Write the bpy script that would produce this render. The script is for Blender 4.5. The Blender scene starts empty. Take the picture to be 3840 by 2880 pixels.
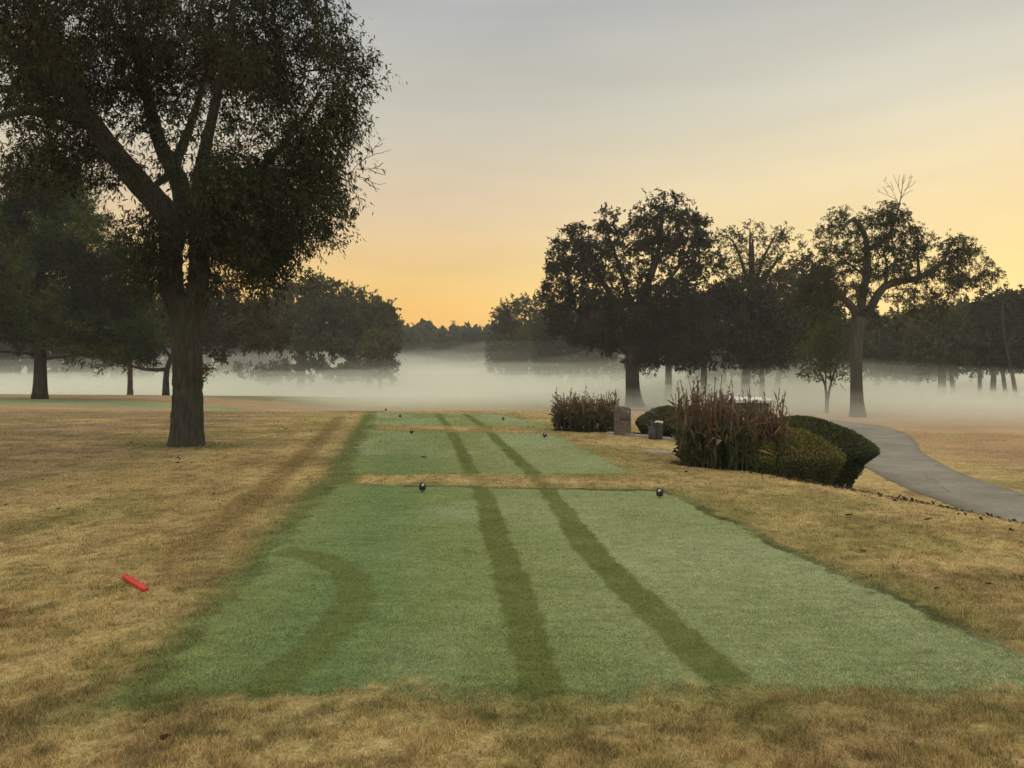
import bpy, math, numpy as np
rng = np.random.default_rng(11)
sc = bpy.context.scene
COL = sc.collection
PI = math.pi
# ------------------------------------------------------------------ measuring
F, HZ, EYE = 2900.0, 1400.0, 1.6          # focal length and horizon row of the photograph, eye height
def PX(px, d): return (px - 1920.0) / F * d
def PZ(py, d): return EYE - (py - HZ) / F * d
def W(px, py, d): return np.array([PX(px, d), d, PZ(py, d)])
def G(px, py, z=0.0):                      # point of the ground plane at height z
    d = (EYE - z) * F / (py - HZ)
    return np.array([PX(px, d), d])

# ------------------------------------------------------------------ noise
def _hash(ix, iy, s):
    h = (ix.astype(np.int64) * 374761393 + iy.astype(np.int64) * 668265263 + s * 1442695041) & 0xffffffff
    h = ((h ^ (h >> 13)) * 1274126177) & 0xffffffff
    return ((h ^ (h >> 16)) & 0xffff) / 65535.0
def vnoise(x, y, s=0):
    x = np.asarray(x, float); y = np.asarray(y, float)
    ix, iy = np.floor(x), np.floor(y)
    fx, fy = x - ix, y - iy
    fx = fx * fx * (3 - 2 * fx); fy = fy * fy * (3 - 2 * fy)
    a = _hash(ix, iy, s); b = _hash(ix + 1, iy, s); c = _hash(ix, iy + 1, s); d = _hash(ix + 1, iy + 1, s)
    return (a * (1 - fx) + b * fx) * (1 - fy) + (c * (1 - fx) + d * fx) * fy
def fbm(x, y, s=0, o=3):
    t = 0; a = 0.5; n = 0
    for k in range(o):
        t = t + a * vnoise(x * 2 ** k, y * 2 ** k, s + k * 17); n += a; a *= 0.5
    return t / n
def sstep(a, b, x):
    t = np.clip((np.asarray(x, float) - a) / (b - a), 0, 1)
    return t * t * (3 - 2 * t)

# ------------------------------------------------------------------ objects
def tag(o, label=None, cat=None, group=None, kind=None):
    if label: o['label'] = label
    if cat: o['category'] = cat
    if group: o['group'] = group
    if kind: o['kind'] = kind
    return o
def mesh(name, V, Fc, mat=None, parent=None, col=None, smooth=False, vcol=None):
    """V (n,3); Fc: array (m,k) or a list of such arrays; col: one colour per face."""
    V = np.asarray(V, np.float32)
    if isinstance(Fc, np.ndarray): Fc = [Fc]
    Fc = [f for f in Fc if len(f)]
    me = bpy.data.meshes.new(name)
    me.vertices.add(len(V)); me.vertices.foreach_set('co', V.ravel())
    loops = np.concatenate([f.ravel() for f in Fc]).astype(np.int32)
    tot = np.concatenate([np.full(len(f), f.shape[1]) for f in Fc]).astype(np.int32)
    start = np.concatenate([[0], np.cumsum(tot)[:-1]]).astype(np.int32)
    me.loops.add(len(loops)); me.loops.foreach_set('vertex_index', loops)
    me.polygons.add(len(tot)); me.polygons.foreach_set('loop_start', start)
    try: me.polygons.foreach_set('loop_total', tot)
    except Exception: pass
    me.update(calc_edges=True)
    if smooth: me.polygons.foreach_set('use_smooth', np.ones(len(tot), bool))
    if col is not None:
        at = me.attributes.new('Col', 'FLOAT_COLOR', 'FACE')
        at.data.foreach_set('color', np.concatenate([col, np.ones((len(col), 1))], 1).astype(np.float32).ravel())
    if vcol is not None:
        at = me.attributes.new('Col', 'FLOAT_COLOR', 'POINT')
        at.data.foreach_set('color', np.concatenate([vcol, np.ones((len(vcol), 1))], 1).astype(np.float32).ravel())
    if mat: me.materials.append(mat)
    o = bpy.data.objects.new(name, me); COL.objects.link(o)
    if parent is not None: o.parent = parent
    return o
def empty(name, loc, rz=0.0):
    o = bpy.data.objects.new(name, None); COL.objects.link(o)
    o.location = loc; o.rotation_euler = (0, 0, rz); o.empty_display_size = 0.2
    return o
def copy_tree(o, parent=None):
    c = o.copy(); COL.objects.link(c)
    if parent is not None: c.parent = parent
    for ch in list(o.children): copy_tree(ch, c)
    return c
class MB:
    """collects shapes into one mesh"""
    def __init__(s): s.V = []; s.q = []; s.t = []; s.n = 0; s.poly = []
    def add(s, V, Q=None, T=None):
        V = np.asarray(V, float)
        if Q is not None and len(Q): s.q.append(np.asarray(Q) + s.n)
        if T is not None and len(T): s.t.append(np.asarray(T) + s.n)
        s.V.append(V); s.n += len(V)
    def box(s, c, size, bev=0.0, rz=0.0, rx=0.0):
        hx, hy, hz = [v / 2 for v in size]; b = min(bev, hx * .9, hy * .9, hz * .9)
        if b <= 0:
            V = np.array([[x, y, z] for z in (-hz, hz) for x, y in ((-hx, -hy), (hx, -hy), (hx, hy), (-hx, hy))])
            Q = [[3, 2, 1, 0], [4, 5, 6, 7], [0, 1, 5, 4], [1, 2, 6, 5], [2, 3, 7, 6], [3, 0, 4, 7]]
        else:
            lv = [(-hz, b), (-hz + b, 0), (hz - b, 0), (hz, b)]
            V = []
            for z, i in lv:
                ax, ay = hx - i, hy - i
                for x, y in ((-ax + b, -ay), (ax - b, -ay), (ax, -ay + b), (ax, ay - b), (ax - b, ay), (-ax + b, ay), (-ax, ay - b), (-ax, -ay + b)):
                    V.append((x, y, z))
            V = np.array(V); Q = []
            for k in range(3):
                for j in range(8): Q.append([k * 8 + j, k * 8 + (j + 1) % 8, k * 8 + 8 + (j + 1) % 8, k * 8 + 8 + j])
            for k, r in ((0, -1), (24, 1)):
                for tri in ([0, 1, 2, 3], [0, 3, 4, 7], [7, 4, 5, 6]):
                    f = [k + t for t in tri]; Q.append(f if r > 0 else f[::-1])
        cr, sr = math.cos(rx), math.sin(rx)
        V = np.stack([V[:, 0], V[:, 1] * cr - V[:, 2] * sr, V[:, 1] * sr + V[:, 2] * cr], 1)
        cz, sz = math.cos(rz), math.sin(rz)
        V = np.stack([V[:, 0] * cz - V[:, 1] * sz, V[:, 0] * sz + V[:, 1] * cz, V[:, 2]], 1)
        s.add(V + np.asarray(c, float), Q)
    def tube(s, pts, rad, n=8, cap=True):
        pts = np.asarray(pts, float); m = len(pts)
        rad = np.full(m, rad) if np.isscalar(rad) else np.asarray(rad, float)
        V, Q = tube_arrays(pts, rad, n)
        T = []
        if cap:
            V = np.concatenate([V, pts[:1], pts[-1:]])
            for j in range(n):
                T.append([m * n, (j + 1) % n, j]); T.append([m * n + 1, (m - 1) * n + j, (m - 1) * n + (j + 1) % n])
        s.add(V, Q, T)
    def lathe(s, prof, c=(0, 0, 0), n=20, ax=(1, 1)):
        prof = np.asarray(prof, float); m = len(prof)
        a = np.arange(n) * 2 * PI / n
        V = np.stack([np.outer(prof[:, 0], np.cos(a)) * ax[0], np.outer(prof[:, 0], np.sin(a)) * ax[1], np.repeat(prof[:, 1:2], n, 1)], 2).reshape(-1, 3) + np.asarray(c, float)
        j = np.arange(n)
        Q = np.concatenate([np.stack([k * n + j, k * n + (j + 1) % n, (k + 1) * n + (j + 1) % n, (k + 1) * n + j], 1) for k in range(m - 1)])
        s.add(V, Q)
    def build(s, name, mat, parent=None, smooth=False):
        F_ = []
        if s.q: F_.append(np.concatenate(s.q))
        if s.t: F_.append(np.concatenate(s.t))
        return mesh(name, np.concatenate(s.V), F_, mat, parent, smooth=smooth)
def tube_arrays(pts, rad, n):
    m = len(pts)
    t = np.gradient(pts, axis=0); t /= np.linalg.norm(t, axis=1, keepdims=True) + 1e-9
    ref = np.array([1.0, 0, 0]) if abs(t[:, 0]).mean() < .75 else np.array([0, 1.0, 0])
    u = np.cross(t, ref); u /= np.linalg.norm(u, axis=1, keepdims=True) + 1e-9
    v = np.cross(t, u)
    a = np.arange(n) * 2 * PI / n
    V = pts[:, None, :] + rad[:, None, None] * (np.cos(a)[None, :, None] * u[:, None, :] + np.sin(a)[None, :, None] * v[:, None, :])
    j = np.arange(n)
    Q = np.concatenate([np.stack([k * n + j, k * n + (j + 1) % n, (k + 1) * n + (j + 1) % n, (k + 1) * n + j], 1) for k in range(m - 1)])
    return V.reshape(-1, 3), Q

# ------------------------------------------------------------------ materials
def newmat(name):
    m = bpy.data.materials.new(name); m.use_nodes = True
    nt = m.node_tree; nt.nodes.clear()
    out = nt.nodes.new('ShaderNodeOutputMaterial')
    return m, nt, out
def N(nt, t, **kw):
    n = nt.nodes.new(t)
    for k, v in kw.items(): setattr(n, k, v)
    return n
def simple(name, c, rough=.6, metal=0.0, var=.15, scale=20, bump=0.0, emit=None, spec=.5, c2=None):
    m, nt, out = newmat(name)
    b = N(nt, 'ShaderNodeBsdfPrincipled'); b.inputs['Roughness'].default_value = rough; b.inputs['Metallic'].default_value = metal
    b.inputs['Specular IOR Level'].default_value = spec
    tc = N(nt, 'ShaderNodeTexCoord'); ns = N(nt, 'ShaderNodeTexNoise'); ns.inputs['Scale'].default_value = scale; ns.inputs['Detail'].default_value = 6
    nt.links.new(tc.outputs['Object'], ns.inputs['Vector'])
    r = N(nt, 'ShaderNodeValToRGB')
    c2 = c2 or [v * (1 - 2.2 * var) for v in c]
    r.color_ramp.elements[0].position = .3; r.color_ramp.elements[1].position = .7
    r.color_ramp.elements[0].color = (*c2, 1); r.color_ramp.elements[1].color = (*[min(1, v * (1 + var)) for v in c], 1)
    nt.links.new(ns.outputs['Fac'], r.inputs['Fac']); nt.links.new(r.outputs['Color'], b.inputs['Base Color'])
    if bump:
        bp = N(nt, 'ShaderNodeBump'); bp.inputs['Strength'].default_value = bump; bp.inputs['Distance'].default_value = .02
        nt.links.new(ns.outputs['Fac'], bp.inputs['Height']); nt.links.new(bp.outputs['Normal'], b.inputs['Normal'])
    if emit:
        b.inputs['Emission Color'].default_value = (*c, 1); b.inputs['Emission Strength'].default_value = emit
    nt.links.new(b.outputs[0], out.inputs[0])
    return m
def leafmat(name, trans=.3, rough=.7, spec=.15):
    m, nt, out = newmat(name)
    at = N(nt, 'ShaderNodeAttribute', attribute_name='Col')
    b = N(nt, 'ShaderNodeBsdfPrincipled'); b.inputs['Roughness'].default_value = rough; b.inputs['Specular IOR Level'].default_value = spec
    t = N(nt, 'ShaderNodeBsdfTranslucent'); mx = N(nt, 'ShaderNodeMixShader'); mx.inputs[0].default_value = trans
    nt.links.new(at.outputs['Color'], b.inputs['Base Color']); nt.links.new(at.outputs['Color'], t.inputs['Color'])
    nt.links.new(b.outputs[0], mx.inputs[1]); nt.links.new(t.outputs[0], mx.inputs[2]); nt.links.new(mx.outputs[0], out.inputs[0])
    return m
def barkmat(name, c, scale=6.0, bump=1.0):
    m, nt, out = newmat(name)
    tc = N(nt, 'ShaderNodeTexCoord'); mp = N(nt, 'ShaderNodeMapping'); mp.inputs['Scale'].default_value = (1, 1, .22)
    nt.links.new(tc.outputs['Object'], mp.inputs['Vector'])
    vo = N(nt, 'ShaderNodeTexVoronoi', feature='DISTANCE_TO_EDGE'); vo.inputs['Scale'].default_value = scale * 3
    ns = N(nt, 'ShaderNodeTexNoise'); ns.inputs['Scale'].default_value = scale * 2; ns.inputs['Detail'].default_value = 8; ns.inputs['Roughness'].default_value = .7
    n2 = N(nt, 'ShaderNodeTexNoise'); n2.inputs['Scale'].default_value = scale * .35; n2.inputs['Detail'].default_value = 4
    nt.links.new(mp.outputs[0], ns.inputs['Vector']); nt.links.new(tc.outputs['Object'], n2.inputs['Vector'])
    ad = N(nt, 'ShaderNodeMixRGB', blend_type='ADD'); ad.inputs[0].default_value = .35
    nt.links.new(mp.outputs[0], ad.inputs[1]); nt.links.new(ns.outputs['Color'], ad.inputs[2]); nt.links.new(ad.outputs[0], vo.inputs['Vector'])
    r = N(nt, 'ShaderNodeValToRGB'); e = r.color_ramp.elements
    e[0].position = .25; e[0].color = (*[v * .22 for v in c], 1); e[1].position = .72; e[1].color = (*[v * 1.75 for v in c], 1)
    nt.links.new(ns.outputs['Fac'], r.inputs['Fac'])
    mo = N(nt, 'ShaderNodeValToRGB'); mo.color_ramp.elements[0].position = .45; mo.color_ramp.elements[1].position = .7
    nt.links.new(n2.outputs['Fac'], mo.inputs['Fac'])
    mx = N(nt, 'ShaderNodeMixRGB'); mx.inputs[2].default_value = (c[0] * .8, c[1] * .95, c[2] * .7, 1)
    nt.links.new(mo.outputs[0], mx.inputs[0]); nt.links.new(r.outputs[0], mx.inputs[1])
    b = N(nt, 'ShaderNodeBsdfPrincipled'); b.inputs['Roughness'].default_value = .95; b.inputs['Specular IOR Level'].default_value = .1
    nt.links.new(mx.outputs[0], b.inputs['Base Color'])
    ht = N(nt, 'ShaderNodeMath', operation='ADD'); nt.links.new(ns.outputs['Fac'], ht.inputs[0]); nt.links.new(vo.outputs['Distance'], ht.inputs[1])
    bp = N(nt, 'ShaderNodeBump'); bp.inputs['Strength'].default_value = bump; bp.inputs['Distance'].default_value = .05
    nt.links.new(ht.outputs[0], bp.inputs['Height']); nt.links.new(bp.outputs['Normal'], b.inputs['Normal'])
    nt.links.new(b.outputs[0], out.inputs[0])
    return m
def turfmat(name, fine=60.0, bumpd=.02, var=.5):
    """vertex colour varied by four scales of noise"""
    m, nt, out = newmat(name)
    at = N(nt, 'ShaderNodeAttribute', attribute_name='Col'); tc = N(nt, 'ShaderNodeTexCoord'); prod = None; ht = None
    for k, (sc_, v) in enumerate(((fine, var), (fine / 2.6, var), (fine / 8, var * .8), (fine / 26, var * .55))):
        ns = N(nt, 'ShaderNodeTexNoise'); ns.inputs['Scale'].default_value = sc_; ns.inputs['Detail'].default_value = 3; ns.inputs['Roughness'].default_value = .7
        nt.links.new(tc.outputs['Object'], ns.inputs['Vector'])
        r = N(nt, 'ShaderNodeMapRange'); r.inputs['From Min'].default_value = .28; r.inputs['From Max'].default_value = .72; r.inputs['To Min'].default_value = 1 - v; r.inputs['To Max'].default_value = 1 + v
        nt.links.new(ns.outputs['Fac'], r.inputs['Value'])
        if prod is None: prod = r.outputs[0]; ht = ns
        else:
            mu = N(nt, 'ShaderNodeMath', operation='MULTIPLY'); nt.links.new(prod, mu.inputs[0]); nt.links.new(r.outputs[0], mu.inputs[1]); prod = mu.outputs[0]
    mx = N(nt, 'ShaderNodeVectorMath', operation='SCALE'); nt.links.new(at.outputs['Color'], mx.inputs[0]); nt.links.new(prod, mx.inputs['Scale'])
    b = N(nt, 'ShaderNodeBsdfPrincipled'); b.inputs['Roughness'].default_value = 1; b.inputs['Specular IOR Level'].default_value = .05
    nt.links.new(mx.outputs[0], b.inputs['Base Color'])
    bp = N(nt, 'ShaderNodeBump'); bp.inputs['Strength'].default_value = .8; bp.inputs['Distance'].default_value = bumpd
    nt.links.new(prod, bp.inputs['Height']); nt.links.new(bp.outputs['Normal'], b.inputs['Normal'])
    nt.links.new(b.outputs[0], out.inputs[0])
    return m
def volmat(name, dens, col=(1, 1, 1), aniso=.2):
    m, nt, out = newmat(name)
    v = N(nt, 'ShaderNodeVolumePrincipled')
    v.inputs['Color'].default_value = (*col, 1); v.inputs['Density'].default_value = dens; v.inputs['Anisotropy'].default_value = aniso
    nt.links.new(v.outputs[0], out.inputs['Volume'])
    return m

# ------------------------------------------------------------------ the lie of the land
RY = np.array([-20, 0, 4, 8.9, 12.3, 14.5, 20, 24, 32, 45, 700.])
RX = np.array([9.5, 8.5, 7.4, 5.7, 4.4, 3.9, 4.7, 4.2, 3.0, 0, 0])
def height(x, y):
    x = np.asarray(x, float); y = np.asarray(y, float)
    s = x - np.interp(y, RY, RX)
    right = sstep(-.3, 2.9, s) * 1.0 - .06 * sstep(-2.2, 0, s) * -1
    front = sstep(31.5, 47, y) * sstep(-24, -9, x - (y - 46) * -.05)
    leftfar = sstep(52, 85, y)
    drop = np.maximum(np.maximum(right, front * .98), leftfar * .98)
    h = -drop * .98
    h = h + 1.35 * sstep(95, 150, y) + .0025 * np.clip(y - 150, 0, None)
    h = h + .10 * (fbm(x * .12, y * .12, 5) - .5) * sstep(3, 9, np.abs(x + .03 * y) - 1.5) * 1.2
    h = h + .12 * sstep(-20, -32, x) * sstep(30, 45, y) * (1 - leftfar)
    return h
def hz(x, y): return float(height(np.array([x]), np.array([y]))[0])

# tees (corners measured on the ground: near left, near right, far right, far left)
TEES = [np.array([[-1.86, 3.86], [2.95, 3.86], [2.06, 10.5], [-2.56, 11.2]]),
        np.array([[-2.68, 12.3], [1.96, 12.3], [1.10, 20.3], [-4.08, 21.9]]),
        np.array([[-4.38, 24.2], [1.11, 23.1], [-.31, 29.9], [-5.6, 31.6]])]
def qdist(q, x, y):
    d = np.full(np.shape(x), 1e9)
    for k in range(4):
        a, b = q[k], q[(k + 1) % 4]; e = (b - a) / np.linalg.norm(b - a)
        d = np.minimum(d, -(x - a[0]) * e[1] + (y - a[1]) * e[0])
    return d
def pdist(line, x, y):
    best = np.full(np.shape(x), 1e9)
    for a, b in zip(line[:-1], line[1:]):
        e = b - a; L2 = e @ e
        t = np.clip(((x - a[0]) * e[0] + (y - a[1]) * e[1]) / L2, 0, 1)
        best = np.minimum(best, np.hypot(x - a[0] - t * e[0], y - a[1] - t * e[1]))
    return best
def line(pts, z=0.0):
    p = np.array([G(a, b, z) for a, b in pts])
    t = np.linspace(0, len(p) - 1, len(p) * 6); i = np.arange(len(p))
    s = np.stack([np.interp(t, i, p[:, 0]), np.interp(t, i, p[:, 1])], 1)
    for _ in range(8): s[1:-1] = (s[:-2] + 2 * s[1:-1] + s[2:]) / 4
    return s
TR1 = line([(2060, 2760), (2031, 2570), (1944, 2257), (1870, 2031), (1803, 1823), (1767, 1771), (1719, 1667), (1680, 1600), (1640, 1550)])
TR2 = line([(2960, 2760), (2752, 2587), (2500, 2344), (2222, 2083), (2105, 1910), (2044, 1823), (1992, 1771), (1882, 1667), (1815, 1600), (1738, 1550)])
ARC = line([(1090, 2072), (1210, 2090), (1310, 2150), (1345, 2220), (1300, 2310), (1190, 2420), (1010, 2580)])
LT1 = line([(1275, 1562), (1210, 1640), (1095, 1745), (930, 1890), (700, 2060)])
LT2 = line([(1150, 1562), (1040, 1650), (860, 1790), (640, 1920), (250, 2080)])
STRAW, STRAW2 = np.array([.415, .312, .140]), np.array([.345, .255, .112])
BROWN, OLIVE, PINK = np.array([.20, .125, .062]), np.array([.175, .165, .05]), np.array([.40, .265, .165])
TGREEN, TDEEP, TFROST, TTRACK = np.array([.172, .204, .078]), np.array([.085, .158, .062]), np.array([.235, .266, .140]), np.array([.094, .110, .032])
STRIP = line([(1388, 1556), (1345, 1660), (1290, 1780), (1215, 1850), (1080, 2070), (900, 2300), (640, 2560)])
def mixc(a, b, t): return a + (b - a) * np.asarray(t)[..., None]
def teeness(x, y):
    rag = (fbm(x * 2.2, y * 2.2, 31) - .5) * .22 + (vnoise(x * 11, y * 11, 33) - .5) * .09
    d = np.maximum.reduce([qdist(q, x, y) for q in TEES])
    return d + rag * np.where(d < .6, 1, 0)
def track(x, y):
    w = (vnoise(x * 9, y * 9, 41) - .5) * .05 + (vnoise(x * 2, y * 2, 43) - .5) * .05
    t = np.maximum(1 - sstep(.105, .155, pdist(TR1, x, y) + w), 1 - sstep(.105, .155, pdist(TR2, x, y) + w))
    a = (1 - sstep(.03, .10, pdist(ARC, x, y) - .085 + w)) * .74
    return np.maximum(t * (.72 + .42 * fbm(x * 3, y * 3, 45)), a)
def turfcol(x, y):
    """albedo of the turf; also 1 on the tees"""
    n1 = fbm(x * .55, y * .55, 3); n2 = fbm(x * 2.6, y * 1.8, 8); n3 = vnoise(x * 9, y * 7, 13)
    far = sstep(14, 30, y)
    c = mixc(STRAW, STRAW2, sstep(.35, .65, n1))
    c = mixc(c, BROWN, .55 * sstep(.52, .78, n2) * (1 - .3 * far))
    c = mixc(c, OLIVE, .55 * sstep(.45, .75, fbm(x * .8 + 9, y * .8, 21)))
    c = mixc(c, OLIVE * .8, .5 * sstep(.62, .85, n3))
    # rougher brown ground on the left
    lb = sstep(-3.5, -7, x + .12 * y) * sstep(5, 9, y)
    c = mixc(c, mixc(np.array([.30, .205, .125]), np.array([.18, .130, .075]), sstep(.4, .65, n2)), lb * .88 * sstep(.25, .55, fbm(x * .35, y * .9, 77)))
    c = mixc(c, OLIVE * .85, .45 * lb * sstep(.5, .75, fbm(x * .4, y * 1.0, 55)))
    # under the big tree, bare and greener
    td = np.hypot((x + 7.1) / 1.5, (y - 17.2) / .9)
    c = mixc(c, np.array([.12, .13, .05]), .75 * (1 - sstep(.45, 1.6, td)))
    # old wheel marks on the left rough
    for L, w, k in ((LT1, .20, .66), (LT2, .2, .22)):
        c = mixc(c, np.array([.17, .115, .045]), k * (1 - sstep(w * .5, w * 1.6, pdist(L, x, y))))
    # the far side of the tees: pinkish dormant fairway, pale green stripes on the left
    c = mixc(c, PINK, .7 * sstep(31, 36, y))
    c = mixc(c, np.array([.22, .29, .14]), .8 * sstep(36.5, 38.5, y + .05 * x) * (1 - sstep(44, 48, y)) * sstep(-10, -15, x))
    c = mixc(c, np.array([.21, .25, .13]), .6 * sstep(48, 60, y))
    # right bank and beyond the path: yellow and reddish
    s = x - np.interp(y, RY, RX)
    c = mixc(c, np.array([.52, .385, .175]), .6 * sstep(-1.6, .3, s) * sstep(.35, .6, n1) * (1 - sstep(20, 40, y)))
    c = mixc(c, np.array([.33, .205, .125]), .8 * sstep(12.6, 16, x) * sstep(.32, .55, fbm(x * .16, y * .2, 91)) * (1 - sstep(34, 46, y)))
    c = c * (.80 + .40 * fbm(x * .30, y * .42, 401))[..., None] * (.86 + .28 * fbm(x * 1.4, y * 2.4, 402))[..., None]
    painted_hole = 1 - sstep(.14, .30, vnoise(x * 11 + 3 * n1, y * 21, 601)); painted_hole = painted_hole * (1 - sstep(18, 28, y))  # small shadows between grass clumps, darkened into the turf colour
    c = c * (1 - .40 * painted_hole * (vnoise(x * 2, y * 2, 602) > .25))[..., None]
    # planting bed soil
    bed = np.minimum(np.hypot((x - 4.1) / 1.2, (y - 14.0) / .9), np.hypot((x - 5.6) / 1.9, (y - 14.5) / 1.5))
    bed = np.minimum(bed, np.hypot((x - 2.2) / 1.05, (y - 21.8) / .8))
    bed = np.minimum(bed, np.hypot((x - 4.0) / 1.3, (y - 20.6) / .8))
    c = mixc(c, np.array([.035, .027, .02]), 1 - sstep(.85, 1.1, bed + (n3 - .5) * .25))
    # leaf litter along the foot of the bank
    c = mixc(c, np.array([.07, .048, .03]), .85 * (1 - sstep(.25, .8, np.abs(s - .75 + (n1 - .5)) )) * sstep(7, 10, y) * (1 - sstep(15, 18, y)) * sstep(.3, .55, n2))
    # tees
    t = teeness(x, y)
    collar = sstep(-.62, -.18, t)
    leftside = 1 - sstep(-3.2, -1.2, x + .1 * y)
    c = mixc(c, np.array([.095, .125, .038]), .85 * (1 - sstep(.14, .42, pdist(STRIP, x, y) + (vnoise(x * 5, y * 5, 67) - .5) * .12)))
    c = mixc(c, np.array([.105, .130, .038]), collar * (.30 + .65 * leftside) * (.75 + .4 * (vnoise(x * 6, y * 6, 66) - .3)))
    g = mixc(TGREEN, TFROST, sstep(.4, .68, fbm(x * .7, y * .45, 61)) * .8)
    g = mixc(g, TFROST, .55 * sstep(.2, 1.6, x + .08 * y) )
    g = mixc(g, TDEEP, .72 * np.exp(-(((x + 1.25 + .1 * (y - 6)) / .62) ** 2)) * (1 - sstep(12, 18, y) * .7) * (.65 + .5 * (n1 - .3)))
    g = mixc(g, np.array([.16, .19, .075]), .25 * sstep(.5, .8, n2))
    g = mixc(g, np.array([.10, .14, .05]), .22 * sstep(.55, .9, n3) * sstep(.4, .7, n1))
    g = g * (.9 + .2 * vnoise(x * 5, y * 26, 310))[..., None]
    soft = np.clip(1 - sstep(-1.6, .4, x + .1 * y) + (1 - sstep(3.9, 4.5, y)), .22, 1)
    ed = ((vnoise(x * 14, y * 14, 301) - .5) * .26 + (vnoise(x * 4, y * 5, 302) - .5) * .30) * soft
    g = mixc(g, np.array([.05, .06, .028]), .55 * sstep(.90, .96, vnoise(x * 5, y * 17, 611)) * sstep(.4, .6, n1))
    on = sstep(-.16 * soft - .02, .14 * soft + .02, t + ed)
    c = mixc(c, g, on)
    # clipped lip at the far edge of each tee
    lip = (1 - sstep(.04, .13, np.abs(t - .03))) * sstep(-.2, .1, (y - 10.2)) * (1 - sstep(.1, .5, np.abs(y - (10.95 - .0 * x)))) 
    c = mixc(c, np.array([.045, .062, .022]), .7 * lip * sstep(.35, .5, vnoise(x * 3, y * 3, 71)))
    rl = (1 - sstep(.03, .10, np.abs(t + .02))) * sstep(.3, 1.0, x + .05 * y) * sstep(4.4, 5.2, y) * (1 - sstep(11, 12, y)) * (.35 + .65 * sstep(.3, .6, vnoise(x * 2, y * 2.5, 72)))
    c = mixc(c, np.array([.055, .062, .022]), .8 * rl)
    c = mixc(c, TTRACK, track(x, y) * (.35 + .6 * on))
    return np.clip(c, .004, 1), on

# ground sheet
def axis(lo, hi, step, far_lo, far_hi, g=1.09):
    a = list(np.arange(lo, hi + 1e-6, step)); s = step; v = hi
    while v < far_hi: s *= g; v += s; a.append(v)
    s = step; v = lo; pre = []
    while v > far_lo: s *= g; v -= s; pre.append(v)
    return np.array(pre[::-1] + a)
gx = axis(-9, 9, .07, -650, 650); gy = axis(2.0, 24, .07, -25, 390, 1.045)
XX, YY = np.meshgrid(gx, gy)
xx, yy = XX.ravel(), YY.ravel()
zz = height(xx, yy)
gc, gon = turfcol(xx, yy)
gt = teeness(xx, yy); near = (1 - sstep(20, 30, yy)) * sstep(.0, .5, -gt)
zz = zz + near * ((fbm(xx * 3.1, yy * 4.2, 101) - .5) * .030 + (fbm(xx * .9, yy * .9, 105) - .5) * .05) - .004 * sstep(.0, .3, -gt) - .03 * (gt > .12)
nx, ny = len(gx), len(gy)
ii = (np.arange(ny - 1)[:, None] * nx + np.arange(nx - 1)[None, :]).ravel()
gq = np.stack([ii, ii + 1, ii + 1 + nx, ii + nx], 1)
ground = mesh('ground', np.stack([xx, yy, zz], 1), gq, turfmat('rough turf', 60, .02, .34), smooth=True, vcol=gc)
tag(ground, 'dormant straw coloured rough around the tees and down the bank', 'ground', kind='structure')

# tee sheets, a little proud of the rough
tmat = turfmat('mown turf', 110, .006, .26)
def tee_sheet(q, step, label):
    lo, hi = q.min(0) - .1, q.max(0) + .1
    u = np.arange(int((hi[0] - lo[0]) / step) + 2); v = np.arange(int((hi[1] - lo[1]) / step) + 2)
    X, Y = np.meshgrid(lo[0] + u * step, lo[1] + v * step); x, y = X.ravel(), Y.ravel()
    keep = teeness(x, y) * (qdist(q, x, y) > -.3) - (qdist(q, x, y) <= -.3)
    n = len(u)
    idx = (np.arange(len(v) - 1)[:, None] * n + np.arange(n - 1)[None, :]).ravel()
    Q = np.stack([idx, idx + 1, idx + 1 + n, idx + n], 1)
    Q = Q[(keep[Q] > 0).all(1)]
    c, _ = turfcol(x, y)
    z = height(x, y) + .004 + (fbm(x * 2, y * 2, 111) - .5) * .006
    z = z - .022 * (1 - sstep(.0, .07, keep))
    used = np.unique(Q); mp = np.zeros(len(x), int); mp[used] = np.arange(len(used))
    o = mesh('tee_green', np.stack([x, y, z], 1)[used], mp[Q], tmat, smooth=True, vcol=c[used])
    return tag(o, label, 'tee', 'mown tees in a row', 'structure')
tee_sheet(TEES[0], .025, 'nearest mown green tee with a curved wheel mark on its left half')
tee_sheet(TEES[1], .05, 'middle mown green tee between two straw strips')
tee_sheet(TEES[2], .08, 'small farthest mown green tee at the edge of the mist')
FT = G(1250, 1535), G(1480, 1535)
q4 = np.array([[-8.2, 33.0], [-5.4, 32.8], [-5.7, 35.2], [-8.5, 35.2]])
X4, Y4 = np.meshgrid(np.linspace(-8.6, -5.2, 40), np.linspace(32.6, 35.4, 30)); x4, y4 = X4.ravel(), Y4.ravel()
k4 = qdist(q4, x4, y4) + (vnoise(x4 * 3, y4 * 3, 5) - .5) * .4 > 0
i4 = (np.arange(29)[:, None] * 40 + np.arange(39)[None, :]).ravel()
Q4 = np.stack([i4, i4 + 1, i4 + 41, i4 + 40], 1); Q4 = Q4[k4[Q4].all(1)]
c4 = np.tile(TFROST * .9, (len(x4), 1))
tag(mesh('tee_green', np.stack([x4, y4, height(x4, y4) + .02], 1), Q4, tmat, vcol=c4), 'thin strip of green beyond the tees, left of their far end', 'tee', 'mown tees in a row', 'structure')

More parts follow.
